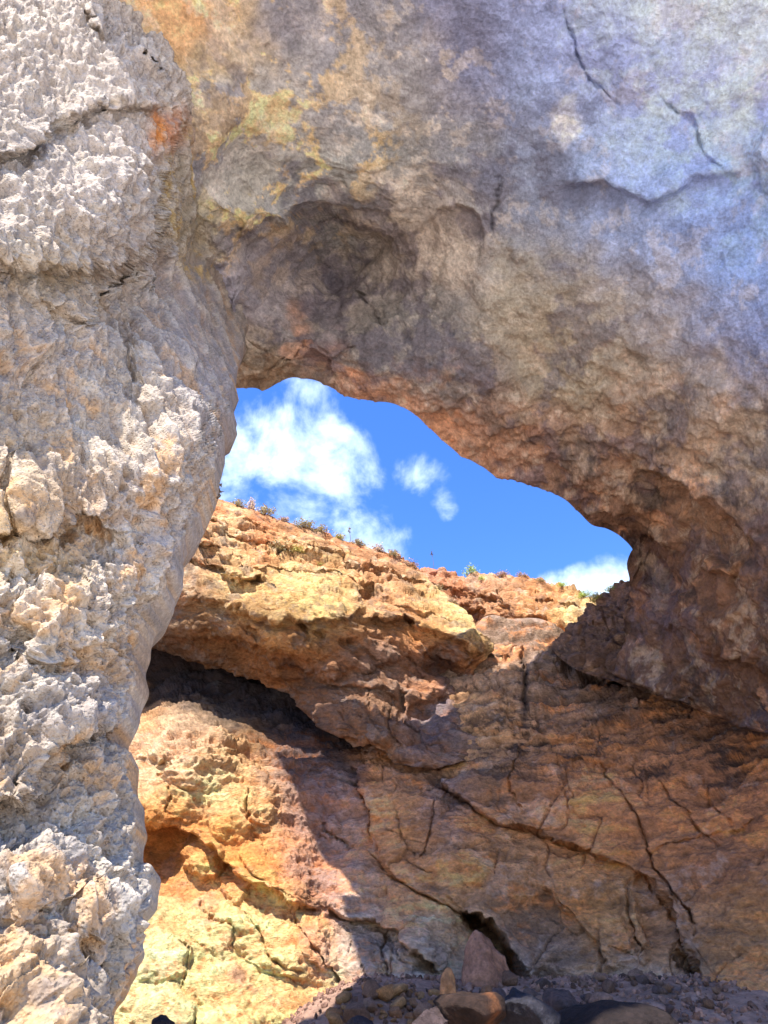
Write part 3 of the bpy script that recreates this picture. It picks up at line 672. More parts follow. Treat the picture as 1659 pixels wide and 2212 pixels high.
# ================================================================ headland behind, up to the right
tp = [(840, 1190), (900, 1226), (920, 1228), (935, 1232), (960, 1230), (985, 1236), (1010, 1242), (1040, 1243), (1070, 1240), (1100, 1243), (1130, 1248), (1170, 1254), (1200, 1262), (1230, 1268), (1265, 1278), (1300, 1286), (1345, 1282), (1420, 1290)]
bm = [(840, 1330), (900, 1345), (980, 1350), (1030, 1352), (1060, 1362), (1090, 1372), (1120, 1385), (1160, 1392), (1200, 1400), (1250, 1405), (1300, 1400), (1420, 1420)]
n1 = int(600 / PX); tx, ty = resample(tp, n1); bx, by = resample(bm, n1)
nr = int(160 / PX * 1.3); t = np.linspace(0, 1, nr)[:, None]
X = tx[None] * (1 - t) + bx[None] * t; Y = ty[None] * (1 - t) + by[None] * t
pts = [(840, 1190, 25), (935, 1232, 25), (1040, 1243, 24.6), (1200, 1262, 24), (1420, 1290, 22), (950, 1290, 24), (1100, 1300, 22.8), (1200, 1320, 22), (1300, 1330, 21),
       (840, 1330, 24), (1000, 1350, 23.6), (1090, 1372, 22.6), (1160, 1392, 21.8), (1060, 1335, 23.0), (1150, 1355, 21.8), (1300, 1400, 20.6), (1420, 1420, 20)]
def feat(x, y, P):
    f = step(x, y, [(940, 1260), (1000, 1275), (1060, 1290), (1120, 1330), (1190, 1340)], .35, 30, 5, 1)
    f = f + step(x, y, [(1000, 1300), (1060, 1330), (1120, 1355), (1180, 1385)], .4, 30, 5, 1)
    f = f + step(x, y, [(1150, 1290), (1200, 1300), (1260, 1310)], .25, 20, 4, 1) + crack(x, y, [(1070, 1260), (1080, 1290), (1090, 1310)], 3, .25)
    return f + lobe(x, y, 1010, 1330, 35, 22, .3, -.3, 1)
def col(X, Y, P, wx, wy):
    c = colormap(X, Y, [(960, 1245, 25, (200, 146, 112)), (1060, 1260, 35, (206, 160, 124)), (1180, 1275, 35, (212, 150, 100)), (1260, 1290, 30, (204, 168, 116)), (980, 1290, 28, (190, 124, 82)), (1060, 1310, 30, (186, 138, 98)),
        (1150, 1310, 30, (196, 150, 104)), (1230, 1325, 25, (234, 208, 150)), (1010, 1330, 25, (186, 150, 122)), (1120, 1350, 30, (200, 138, 84)), (1180, 1360, 25, (196, 134, 80)), (1080, 1360, 20, (140, 110, 88))], (wx * 40, wy * 40))
    p = P.reshape(-1, 3); sh = X.shape
    c = c * (1 + bed(p, 9, .5).reshape(sh)[..., None] * .8)
    c = mixc3(c, (120, 104, 98), ss(.05, .25, fbm(p, .7, 5, .66, 51).reshape(sh)) * .5)
    c = mixc3(c, (150, 98, 58), ss(.0, -.06, REL) * .4)
    return mixc3(c, (226, 206, 176), ss(.05, .28, fbm(p, .6, 5, .66, 53).reshape(sh)) * .4) * np.array([1.06, 1.02, 1.0])
def disp_h(p, x, y):
    a1, a2, c1 = worley(p * np.array([1, 1, 1.7]) + fbm(p, .8, 2)[:, None] * .4, .7)
    return fbm(p, 2.4, 4, .5, 1) * .4 + bed(p, 4) * .42 + (c1 - .5) * .12 + ss(0, .2, a2 - a1) * .14 + fbm(p, .25, 4, .65, 11) * .12 - .1
head = surface('headland', X, Y, pts, 'Y', feat, disp_h, col, M_cliff,
        [('end', [(0, .3, .1), (0, 1.5, -.3), (0, 3.5, -1.0)]), ('start', [(0, .4, .05), (0, 1.0, .1), (0, 4.0, .2), (0, 30.0, .5)])])
tag(head, kind='structure')

# ================================================================ spur that joins the arch to the wall
tp = [(1450, 1260), (1400, 1262), (1350, 1260), (1338, 1262), (1320, 1272), (1300, 1284), (1283, 1300), (1262, 1318), (1256, 1336), (1236, 1352), (1215, 1366), (1200, 1385), (1192, 1398)]
bm = [(1500, 1530), (1450, 1512), (1400, 1490), (1350, 1474), (1315, 1466), (1290, 1462), (1270, 1458), (1250, 1450), (1235, 1442), (1220, 1430), (1208, 1420), (1198, 1410), (1190, 1400)]
n1 = int(420 / PX); tx, ty = resample(tp, n1); bx, by = resample(bm, n1)
nr = int(230 / PX * 1.2); t = np.linspace(0, 1, nr)[:, None]
X = tx[None] * (1 - t) + bx[None] * t; Y = ty[None] * (1 - t) + by[None] * t
pts = [(1450, 1260, 17.0), (1350, 1260, 18.2), (1300, 1284, 18.8), (1256, 1336, 18.8), (1192, 1398, 18.6), (1500, 1530, 14.0), (1400, 1490, 15.6), (1290, 1462, 16.8), (1235, 1442, 17.4), (1190, 1400, 18.4),
       (1330, 1360, 17.0), (1280, 1400, 17.0), (1400, 1350, 16.0), (1240, 1390, 17.6)]
def feat(x, y, P):
    return step(x, y, [(1250, 1345), (1290, 1350), (1330, 1380), (1370, 1400)], .25, 30, 5, 1) + crack(x, y, [(1300, 1290), (1310, 1340), (1330, 1400)], 4, .2)
def col(X, Y, P, wx, wy):
    c = colormap(X, Y, [(1320, 1300, 40, (158, 122, 98)), (1270, 1340, 30, (150, 118, 98)), (1280, 1400, 40, (118, 88, 72)), (1220, 1400, 30, (128, 104, 90)), (1380, 1400, 60, (100, 76, 62)), (1350, 1460, 40, (100, 76, 64))], (wx * 40, wy * 40))
    p = P.reshape(-1, 3); sh = X.shape
    c = mixc3(c, (70, 56, 52), ss(.02, .28, fbm(p, .7, 6, .66, 71).reshape(sh)) * .5)
    return mixc3(c, (190, 150, 116), ss(.08, .3, fbm(p, .6, 5, .66, 56).reshape(sh)) * .5)
spur = surface('rock_spur', X, Y, pts, 'Y', feat, disp_h, col, M_cliff, [('end', [(0.1, .3, .2), (.3, 1.2, .8)]), ('start', [(.1, .3, .1), (.4, 1.2, .1), (1.2, 3.0, -.2)])])
tag(spur, kind='structure')

# ================================================================ cave wall
xs = np.r_[np.arange(120, 1720, PX), np.arange(1720, 2400, 9)]
topw = np.interp(xs, [120, 300, 620, 700, 900, 1000, 1060, 1200, 1300, 1400, 1800], [1330, 1350, 1440, 1500, 1500, 1380, 1330, 1350, 1400, 1420, 1500])
botw = np.interp(xs, [120, 600, 900, 1800], [2260, 2250, 2200, 2240])
nr = int(820 / PX); t = np.linspace(0, 1, nr)[:, None]
X = np.repeat(xs[None], nr, 0); Y = topw[None] * (1 - t) + botw[None] * t
pts = [(120, 1330, 20.0), (300, 1350, 20.0), (300, 1430, 20.3), (300, 1525, 19.5), (480, 1470, 20.0), (480, 1535, 19.3), (620, 1530, 19.6), (600, 1590, 18.7), (740, 1600, 18.8), (740, 1660, 17.9),
       (200, 1570, 16.6), (380, 1580, 16.6), (480, 1600, 16.9), (300, 1660, 16.2), (480, 1700, 16.2), (300, 1770, 15.6), (560, 1800, 16.0), (660, 1900, 15.5), (330, 1840, 16.0), (420, 1900, 15.6), (250, 2000, 14.6), (400, 2000, 14.6), (550, 2020, 14.8),
       (250, 2260, 12.8), (500, 2200, 13.6), (700, 2100, 14.6), (700, 2230, 13.8), (600, 1680, 17.1), (720, 1760, 17.2), (700, 1850, 16.7), (800, 1700, 17.0), (850, 1850, 16.2), (800, 1960, 15.8), (900, 2060, 15.2), (900, 2200, 14.4),
       (900, 1600, 18.5), (960, 1500, 19.0), (1000, 1380, 20.4), (1060, 1390, 19.6), (1130, 1380, 19.6), (1200, 1400, 19.2), (1050, 1500, 18.2), (1050, 1650, 17.2), (1200, 1500, 18.0), (1200, 1650, 17.0), (1300, 1500, 17.6), (1200, 1780, 16.2), (1100, 1750, 16.4),
       (1100, 1850, 16.0), (1200, 2000, 15.4), (1150, 2200, 14.8), (1400, 1560, 16.6), (1400, 1750, 15.2), (1400, 1950, 14.4), (1400, 2200, 13.8), (1550, 1640, 15.0), (1600, 1850, 13.4), (1600, 2050, 12.9), (1600, 2200, 12.6), (1800, 1500, 14.5), (1800, 1700, 13.0), (1800, 2240, 11.2), (2400, 1500, 11.0), (2400, 2240, 7.5)]
def feat(x, y, P):
    f = 0
    # upper sunlit mass and the ledge beneath it
    L = [(230, 1800), (290, 1795), (340, 1790), (400, 1797), (450, 1825), (490, 1870), (530, 1915), (570, 1940), (620, 1960), (700, 1957)]
    f = f + step(x, y, L, .42, 42, 5, 1) + crack(x, y, L, 5, .14)
    f = f + lobe(x, y, 430, 1850, 58, 46, .3, .50, .5) + lobe(x, y, 500, 1915, 40, 28, .8, .25, .5)
    f = f + lobe(x, y, 340, 1870, 50, 60, 0, -.25, 1)
    f = f + lobe(x, y, 560, 1720, 34, 62, -.2, .35, .5) + lobe(x, y, 500, 1760, 60, 60, .3, .25, .6) + lobe(x, y, 605, 1880, 95, 52, .6, .30, .5) + lobe(x, y, 640, 1845, 55, 40, .5, .2, .6)
    f = f + lobe(x, y, 330, 1740, 110, 40, .1, .2, .6) + lobe(x, y, 400, 1650, 60, 60, 0, .22, .6) + lobe(x, y, 465, 1600, 40, 45, 0, .25, .6) + lobe(x, y, 350, 1650, 16, 34, .2, -.35, 1) + lobe(x, y, 320, 1620, 30, 22, 0, .25, .6)
    f = f + step(x, y, [(230, 1545), (300, 1550), (380, 1552), (480, 1545)], -.4, 22, 4, 1)
    f = f + crack(x, y, [(365, 1700), (372, 1740), (368, 1760)], 3, .15) + crack(x, y, [(545, 1690), (530, 1740), (550, 1800), (600, 1850)], 6, .14)
    # bright lower lobes
    for a in ((345, 2065, 66, 78, .15, .28), (300, 1975, 80, 60, .2, .15), (440, 1985, 42, 90, -.6, .22), (590, 2045, 150, 58, .50, .34), (520, 1985, 60, 40, .4, .18), (480, 2130, 90, 60, .2, .22),
              (350, 2190, 80, 50, 0, .28), (500, 2215, 90, 55, -.2, .34), (660, 2000, 26, 62, -.5, .3), (690, 2065, 24, 52, -.7, .3), (640, 2190, 90, 50, .2, .3), (270, 2130, 50, 80, .3, .2)):
        f = f + lobe(x, y, *a, .75)
    f = f + crack(x, y, [(480, 1930), (520, 1960), (540, 2010), (580, 2060), (620, 2100), (660, 2110)], 5, .15)
    f = f + crack(x, y, [(425, 1920), (450, 1970), (490, 2010), (510, 2060)], 5, .14) + crack(x, y, [(360, 2030), (395, 2060), (402, 2110), (395, 2150)], 5, .14)
    f = f + crack(x, y, [(630, 1965), (640, 2010), (680, 2060), (720, 2110), (775, 2165)], 4, .22)
    # cracks and ledges of the shaded wall
    f = f + crack(x, y, [(752, 1630), (765, 1680), (785, 1740), (800, 1790), (808, 1820)], 7, .35) + step(x, y, [(748, 1630), (765, 1690), (790, 1760), (805, 1800), (830, 1860), (880, 1910), (930, 1940), (1000, 1975)], .25, 50, 5, -1) * -1
    f = f + crack(x, y, [(690, 1755), (700, 1790), (730, 1805), (770, 1830)], 5, .2) + lobe(x, y, 712, 1780, 30, 26, .5, .2, .5)
    c2 = [(940, 1655), (948, 1690), (965, 1720), (1000, 1735), (1030, 1752), (1060, 1766), (1120, 1788), (1200, 1812), (1260, 1835), (1310, 1865), (1350, 1880)]
    f = f + crack(x, y, c2, 4.5, .45) + step(x, y, c2, .32, 45, 4, 1)
    c3 = [(1350, 1885), (1390, 1900), (1420, 1935), (1440, 1985), (1465, 2040), (1500, 2100), (1540, 2150)]
    f = f + crack(x, y, c3, 7, .45) + step(x, y, c3, .4, 45, 5, 1) + lobe(x, y, 1490, 2095, 62, 12, .85, -.55, 1)
    f = f + crack(x, y, [(800, 1840), (850, 1880), (900, 1925), (950, 1950), (1000, 1980)], 4, .25)
    f = f + lobe(x, y, 1062, 2050, 95, 25, .93, -1.9, .5) + lobe(x, y, 1010, 1990, 36, 14, .8, -1.0, .6)
    f = f + step(x, y, [(1000, 1960), (1060, 2010), (1110, 2065), (1150, 2120)], .5, 40, 4, 1)
    f = f + step(x, y, [(700, 1957), (760, 1985), (820, 1998), (860, 2030), (920, 2075), (965, 2110)], .35, 35, 4, 1) + crack(x, y, [(820, 1998), (860, 2030), (920, 2075), (965, 2108)], 4, .3)
    f = f + lobe(x, y, 905, 2000, 75, 95, -.5, .35, .45) + lobe(x, y, 900, 2095, 75, 62, .45, .35, .45) + lobe(x, y, 775, 2090, 60, 80, -.3, .25, .5)
    f = f + crack(x, y, [(833, 2010), (828, 2060), (838, 2110), (845, 2150)], 4, .2) + crack(x, y, [(740, 2000), (760, 2040), (750, 2070)], 3, .1) + crack(x, y, [(780, 2060), (790, 2110), (800, 2150)], 3, .1)
    f = f + crack(x, y, [(1290, 1600), (1300, 1660), (1325, 1700), (1355, 1745), (1385, 1790), (1410, 1860), (1440, 1910), (1480, 1955), (1500, 2010), (1500, 2060)], 3.5, .3)
    f = f + crack(x, y, [(1090, 1690), (1105, 1720), (1130, 1750), (1133, 1775)], 3.5, .22) + crack(x, y, [(1125, 1620), (1100, 1680), (1090, 1700)], 3, .2)
    f = f + crack(x, y, [(935, 1740), (935, 1790), (920, 1830), (915, 1870)], 3.5, .2) + crack(x, y, [(860, 1750), (856, 1800), (862, 1830)], 2.5, .12)
    f = f + crack(x, y, [(1420, 1690), (1470, 1740), (1520, 1790), (1560, 1820)], 4, .2) + crack(x, y, [(1500, 1650), (1540, 1730), (1600, 1800)], 4, .15)
    f = f + crack(x, y, [(1380, 1840), (1480, 1815), (1560, 1780), (1659, 1750)], 5, .15) + crack(x, y, [(1130, 1390), (1133, 1440), (1128, 1500), (1140, 1550)], 6, .25)
    f = f + crack(x, y, [(1190, 1400), (1230, 1440), (1300, 1462), (1360, 1470), (1420, 1480)], 10, .6) + crack(x, y, [(1000, 1400), (1060, 1420), (1150, 1400)], 4, .15)
    f = f + step(x, y, [(1170, 1905), (1200, 1950), (1260, 2000), (1300, 2050), (1320, 2110)], .22, 45, 5, 1) + crack(x, y, [(1180, 1910), (1230, 1970), (1280, 2020), (1310, 2080)], 4, .15)
    f = f + lobe(x, y, 1370, 2010, 30, 78, -.35, .35, .5) + crack(x, y, [(1350, 1900), (1345, 1950), (1350, 2010), (1375, 2050), (1380, 2070)], 4, .25) + crack(x, y, [(1310, 2030), (1350, 2060), (1380, 2072)], 4, .15)
    f = f + lobe(x, y, 1050, 1880, 130, 110, .5, .3, 1) + lobe(x, y, 1250, 2060, 90, 80, .2, .25, 1)
    f = f + lobe(x, y, 1220, 1710, 160, 70, .35, .25, 1) + lobe(x, y, 875, 1720, 90, 80, 0, .25, .8)
    f = f + step(x, y, [(1000, 1570), (1100, 1600), (1200, 1590), (1330, 1570), (1450, 1600)], .10, 30, 6, 1) + step(x, y, [(1050, 1660), (1180, 1670), (1260, 1640), (1380, 1650)], .12, 25, 5, 1)
    return f
def wallbed(p, off=0.0, sc=.4):
    w = p[:, 2] - .10 * p[:, 0] + fbm(p, 1.8, 3, off=off) * .3
    return fbm(np.stack([p[:, 0] * .20 + p[:, 1] * .12 + w * .37, p[:, 1] * .2 - p[:, 0] * .12 - w * .33, w * .9], 1), sc, 4, .6, off + 3)
def disp(p, x, y):
    b = wallbed(p)
    dark = ss(1410, 1440, y - (x - 300) * .3) * ss(1590, 1560, y - (x - 300) * .28) * ss(800, 740, x)
    strata = wallbed(p, 7, .16)
    rough = ss(1720, 1600, y - np.maximum(0, x - 1100) * .1)
    lit = ss(760, 680, x + (y - 1900) * -.1) * ss(1560, 1580, y)
    q = p + fbm(p, .3, 2)[:, None] * .12
    a1, a2, c1 = worley(q, .12); b1, b2, c2 = worley(q, .06, 3)
    m1, m2, c3 = worley(p * np.array([1, 1, .8]) + fbm(p, 1.0, 2)[:, None] * .6, 1.3, 5)
    d = fbm(p, 2.2, 4, .5, 1) * .45 + b * (.20 + .24 * rough) + dark * (strata * .40) + fbm(p, .6, 5, .6, 7) * (.17 + .10 * rough)
    d = d + lit * ((ss(0, .6, a1) - .7) * .035 + (ss(0, .6, b1) - .7) * .02) + fbm(p * np.array([.7, .7, 1.3]), .20, 4, .65, 11) * (.09 + .04 * rough)
    d = d + (1 - lit) * (ss(0, .035, m2 - m1) - 1) * .09 * ss(-.1, .1, fbm(p, 2.5, 2, off=77))
    shelf = np.exp(-((y - 1545 - np.maximum(0, x - 480) * .35) / 32.) ** 2) * ss(800, 740, x)
    d = d * (1 - .65 * shelf)
    h1, h2, c4 = worley(p * np.array([1, 1, 1.2]), .55, 9)
    d = d - (1 - lit) * rough * .10 * ss(.26, .08, h1) * (c4 > .55)
    return d
def col(X, Y, P, wx, wy):
    w = (wx * 70, wy * 70)
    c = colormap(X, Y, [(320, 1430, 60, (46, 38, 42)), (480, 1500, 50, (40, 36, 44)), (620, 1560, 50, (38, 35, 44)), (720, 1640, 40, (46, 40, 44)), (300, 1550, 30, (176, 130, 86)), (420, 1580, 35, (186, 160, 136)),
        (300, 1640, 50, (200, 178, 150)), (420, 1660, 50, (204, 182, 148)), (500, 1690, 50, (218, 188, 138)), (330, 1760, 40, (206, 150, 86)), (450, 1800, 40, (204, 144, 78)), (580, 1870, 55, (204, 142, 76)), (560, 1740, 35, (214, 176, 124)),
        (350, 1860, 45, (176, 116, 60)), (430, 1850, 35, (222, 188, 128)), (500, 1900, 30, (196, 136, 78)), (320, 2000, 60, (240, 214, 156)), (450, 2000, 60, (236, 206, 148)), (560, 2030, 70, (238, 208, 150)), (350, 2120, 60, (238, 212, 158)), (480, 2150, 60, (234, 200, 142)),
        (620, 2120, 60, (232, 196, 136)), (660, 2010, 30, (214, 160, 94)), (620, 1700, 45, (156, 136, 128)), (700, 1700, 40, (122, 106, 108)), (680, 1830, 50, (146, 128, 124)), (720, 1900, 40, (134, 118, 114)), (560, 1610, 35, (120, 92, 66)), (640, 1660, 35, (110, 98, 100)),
        (820, 1660, 35, (160, 112, 74)), (860, 1700, 30, (96, 78, 68)), (850, 1780, 45, (172, 128, 92)), (960, 1780, 40, (112, 100, 104)), (1000, 1830, 50, (158, 116, 80)), (880, 1860, 50, (150, 112, 82)), (1100, 1850, 60, (142, 110, 84)), (930, 2000, 50, (160, 134, 110)),
        (760, 2060, 60, (150, 138, 134)), (900, 2090, 50, (156, 146, 140)), (850, 1980, 30, (168, 124, 84)), (1050, 2080, 40, (158, 140, 128)), (1080, 1440, 50, (134, 116, 106)), (1070, 1375, 35, (104, 92, 84)), (1160, 1380, 35, (100, 88, 80)), (1060, 1560, 50, (156, 124, 94)), (1200, 1500, 60, (112, 96, 88)), (1330, 1510, 60, (72, 58, 52)),
        (1130, 1600, 50, (140, 112, 92)), (1250, 1600, 60, (132, 98, 74)), (1400, 1600, 60, (116, 84, 62)), (1550, 1650, 60, (102, 74, 58)), (1200, 1700, 60, (152, 108, 78)), (1330, 1720, 70, (164, 114, 80)), (1500, 1750, 70, (156, 106, 74)), (1620, 1750, 60, (142, 98, 70)),
        (1100, 1680, 35, (88, 72, 64)), (1250, 1850, 40, (154, 112, 78)), (1400, 1830, 60, (154, 108, 74)), (1580, 1870, 60, (128, 90, 66)), (1160, 2000, 60, (112, 92, 78)), (1280, 1950, 50, (150, 112, 72)), (1200, 2080, 60, (130, 112, 102)), (1330, 2050, 60, (146, 116, 88)),
        (1450, 2000, 50, (140, 108, 84)), (1600, 2000, 60, (148, 110, 76)), (1400, 2130, 60, (140, 118, 102)), (1600, 2120, 60, (120, 102, 84))], w)
    p = P.reshape(-1, 3); sh = X.shape
    b = wallbed(p, 5, .5).reshape(sh)
    c = c * (1 + b[..., None] * .7 + .5 * np.clip(wallbed(p, 11, .13).reshape(sh), -.4, .4)[..., None])
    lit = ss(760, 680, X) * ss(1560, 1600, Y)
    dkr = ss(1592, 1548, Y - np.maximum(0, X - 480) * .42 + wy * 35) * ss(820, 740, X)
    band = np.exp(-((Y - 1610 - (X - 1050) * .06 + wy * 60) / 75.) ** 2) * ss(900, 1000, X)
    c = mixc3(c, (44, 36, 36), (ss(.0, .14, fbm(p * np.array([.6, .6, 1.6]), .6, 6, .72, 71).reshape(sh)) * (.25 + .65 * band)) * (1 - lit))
    c = mixc3(c, (206, 136, 78), ss(.04, .25, fbm(p * np.array([.6, .6, 1.4]), .9, 6, .7, 81).reshape(sh)) * .4 * (1 - dkr))
    c = mixc3(c, (168, 160, 160), ss(.06, .3, fbm(p, .8, 6, .7, 91).reshape(sh)) * .25 * (1 - .7 * dkr))
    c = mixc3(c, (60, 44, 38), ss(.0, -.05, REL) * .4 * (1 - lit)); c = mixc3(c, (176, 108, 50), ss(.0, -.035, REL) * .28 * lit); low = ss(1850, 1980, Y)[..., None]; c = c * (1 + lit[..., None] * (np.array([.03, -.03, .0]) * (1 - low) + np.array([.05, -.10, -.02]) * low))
    n = fbm(p, .14, 4, .7, 95).reshape(sh)
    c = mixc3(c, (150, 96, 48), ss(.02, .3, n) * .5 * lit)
    c = mixc3(c, (70, 56, 60), np.exp(-(((X - 515) / 22.) ** 2 + ((Y - 2110) / 20.) ** 2)) * .7)
    c = mixc3(c, (46, 40, 42), np.exp(-((X - 1132 + wx * 12) / 9.) ** 2) * ss(1400, 1430, Y) * ss(1580, 1540, Y) * .8)
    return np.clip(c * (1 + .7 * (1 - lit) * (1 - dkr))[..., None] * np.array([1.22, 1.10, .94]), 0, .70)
LEDGE = [(120, 1805), (230, 1800), (290, 1795), (340, 1790), (400, 1797), (450, 1825), (490, 1870), (530, 1915), (570, 1940), (620, 1960)]
WALL_PARTS = [
    ('yellow_lobe', 'bright yellow rounded sunlit rock below the curved ledge', LEDGE + [(640, 2010), (680, 2060), (720, 2110), (775, 2165), (740, 2300), (100, 2300), (100, 1805)]),
    ('curved_ledge', 'sunlit orange ledge arching over the shadowed hollow', [(120, 1545), (480, 1545), (560, 1690), (640, 1830), (700, 1957)] + LEDGE[::-1]),
    ('dark_bedding', 'blackened layered rock in the recess under the overhang', [(100, 1320), (300, 1330), (620, 1420), (770, 1600), (755, 1660), (600, 1600), (480, 1545), (100, 1545)]),
    ('rock_slab', 'grey leaning slab beside the yellow sunlit rock', [(620, 1960), (700, 1957), (760, 1985), (820, 1998), (833, 2010), (828, 2060), (838, 2110), (845, 2300), (780, 2300), (775, 2165), (720, 2110), (680, 2060), (640, 2010)]),
    ('rock_slab', 'grey triangular slab at the foot of the wall', [(833, 2010), (860, 2030), (920, 2075), (965, 2110), (975, 2300), (845, 2300), (838, 2110), (828, 2060)]),
    ('rock_slab', 'tan slab above the triangular one, beside the black fissure', [(790, 1830), (850, 1880), (900, 1925), (950, 1950), (1000, 1980), (1010, 2040), (1000, 2115), (965, 2108), (920, 2075), (860, 2030), (820, 1998), (790, 1930)]),
    ('upper_slab', 'great brown slab above the long slanting crack', [(940, 1655), (948, 1690), (965, 1720), (1000, 1735), (1030, 1752), (1060, 1766), (1120, 1788), (1200, 1812), (1260, 1835), (1310, 1865), (1350, 1880), (1390, 1900), (1420, 1935), (1440, 1985), (1465, 2040), (1500, 2100), (1540, 2150), (1640, 2300), (1900, 2300), (1900, 1300), (1060, 1300), (1000, 1380), (940, 1500)]),
]
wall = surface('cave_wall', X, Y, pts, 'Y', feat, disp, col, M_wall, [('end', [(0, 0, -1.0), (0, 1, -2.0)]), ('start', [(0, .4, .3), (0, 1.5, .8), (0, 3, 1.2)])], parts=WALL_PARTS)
tag(wall, kind='structure')
print('masses', round(time.time() - T0, 1))

# ================================================================ loose rocks
bpy.context.view_layer.update()
dg = bpy.context.evaluated_depsgraph_get()
def hit(x, y, origin=None, d=None):
    v = rays(np.float64(x), np.float64(y)) if d is None else d
    h, l, n_, _, o, _ = bpy.context.scene.ray_cast(dg, Vector(EYE if origin is None else origin), Vector(v).normalized())
    return (np.array(l), o.name, np.array(n_)) if h else None
def ico(sub):
    import bmesh
    bm = bmesh.new(); bmesh.ops.create_icosphere(bm, subdivisions=sub, radius=1.0)
    V = np.array([v.co[:] for v in bm.verts]); Fc = [[v.index for v in f.verts] for f in bm.faces]; bm.free()
    return V, Fc
_ICO = {k: ico(k) for k in (3, 4, 5)}
def rock_mesh(name, seed, col, mat, sub=4, cuts=9, half=(1, 1, 1), rough=.10, cone=0.0, streak=None, shade=.62):
    r_ = np.random.default_rng(seed); V, Fc = _ICO[sub]; P = V.copy()
    for _ in range(cuts):                   # flat fracture faces
        n = r_.normal(size=3); n /= np.linalg.norm(n); d = r_.uniform(.55, .85)
        k = P @ n; P = P - np.maximum(0, k - d)[:, None] * n * .93
    if cone: P[:, :2] *= (1 - cone * np.clip((P[:, 2] + .9) / 1.8, 0, 1) ** 1.1)[:, None]
    P = P * np.array(half); L = max(half)
    n = P / (np.linalg.norm(P, axis=1, keepdims=True) + 1e-9)
    P = P + n * (fbm(P, L * .9, 4, .5, seed * 1.7) * rough * 2.2 * L + fbm(P, L * .22, 4, .6, seed + 3.0) * rough * .8 * L)[:, None]
    me = bpy.data.meshes.new(name); me.from_pydata(P.tolist(), [], Fc)
    c = np.repeat(lin(col)[None] * shade * np.array([1.1, .93, .86]), len(P), 0) * (1 + fbm(P, L * .5, 5, .65, seed + 9.0)[:, None] * .7)
    if streak is not None:
        m = np.exp(-((P[:, 0] / L - .35 + fbm(P, L * .5, 3, .5, 3.0) * .25) / .10) ** 2)
        c = mixc3(c, streak, m)
    ca = me.attributes.new('rock_tint', 'FLOAT_COLOR', 'POINT')
    ca.data.foreach_set('color', np.c_[np.clip(c, .01, .8), np.ones(len(P))].reshape(-1).astype(np.float32))
    me.polygons.foreach_set('use_smooth', np.ones(len(me.polygons), bool)); me.materials.append(mat); me.update()
    return me
M_boulder = rock_mat('sea_worn_boulder', bump=0.06, scale=15, var=0.35, speck=0.35)
def boulder(x, y, Yd, hw, hh, deep, seed, col, label, name='boulder', cat='boulder', **kw):
    v = rays(np.float64(x), np.float64(y)); p = EYE + v * (Yd / v[1]); u = Yd / v[1] * 1.0
    sub = 5 if hw > 40 else 4
    me = rock_mesh(name, seed, col, M_boulder, sub=sub, half=(hw * u, deep, hh * u * 1.02), **kw)
    o = bpy.data.objects.new(name, me); C.objects.link(o); o.location = p
    return tag(o, label, cat)
boulder(1050, 2092, 13.2, 68, 82, .55, 3, (176, 140, 118), 'pale pointed rock standing like a pyramid against the dark fissure at the wall foot', name='pointed_rock', cat='rock', cone=.58, cuts=14, rough=.10)
boulder(970, 2150, 10.2, 24, 50, .22, 5, (206, 160, 112), 'small upright orange stone leaning in front of the pointed rock', name='leaning_stone', cat='stone', cone=.35)
boulder(1010, 2192, 8.6, 76, 54, .6, 8, (62, 50, 44), 'rounded brown boulder with an orange rust streak down its side', streak=(104, 66, 40), rough=.10, cuts=12)
boulder(1135, 2192, 8.9, 76, 52, .6, 13, (62, 66, 78), 'rounded blue-grey boulder touching the brown rust-streaked one')
boulder(1320, 2222, 9.4, 135, 48, .8, 21, (52, 46, 46), 'long low dark boulder lying farthest along the bottom edge', cuts=5)
boulder(1215, 2170, 10.6, 42, 30, .4, 34, (104, 92, 90), 'dark grey boulder half sunk in rubble behind the blue-grey one')
boulder(783, 2216, 9.0, 34, 20, .25, 40, (66, 62, 68), 'small nearly black stone among orange rubble below the sunlit wall')
boulder(932, 2214, 8.4, 56, 34, .3, 44, (88, 80, 84), 'smooth dark grey boulder just in front of the brown rust-streaked one')
boulder(350, 2218, 8.2, 26, 20, .22, 48, (60, 56, 60), 'dark rounded stone top before the bright yellow wall beside the pillar')
boulder(1400, 2178, 11.0, 40, 17, .35, 52, (168, 150, 138), 'flat pale stone on the rubble above the long low dark boulder')
boulder(1300, 2160, 11.6, 26, 16, .3, 57, (160, 138, 122), 'pale blocky stone in the middle of the shaded rubble bank')
h = hit(930, 1240)
if h:
    u = h[0][1] / F * 1.12
    me = rock_mesh('skyline_rock', 61, (206, 150, 122), M_boulder, sub=4, half=(18 * u, .22, 12 * u), rough=.06)
    o = bpy.data.objects.new('skyline_rock', me); C.objects.link(o); o.location = h[0] + np.array([0, .1, 7 * u]); tag(o, 'pinkish rounded boulder perched on the skyline where the two cliffs meet', 'boulder')
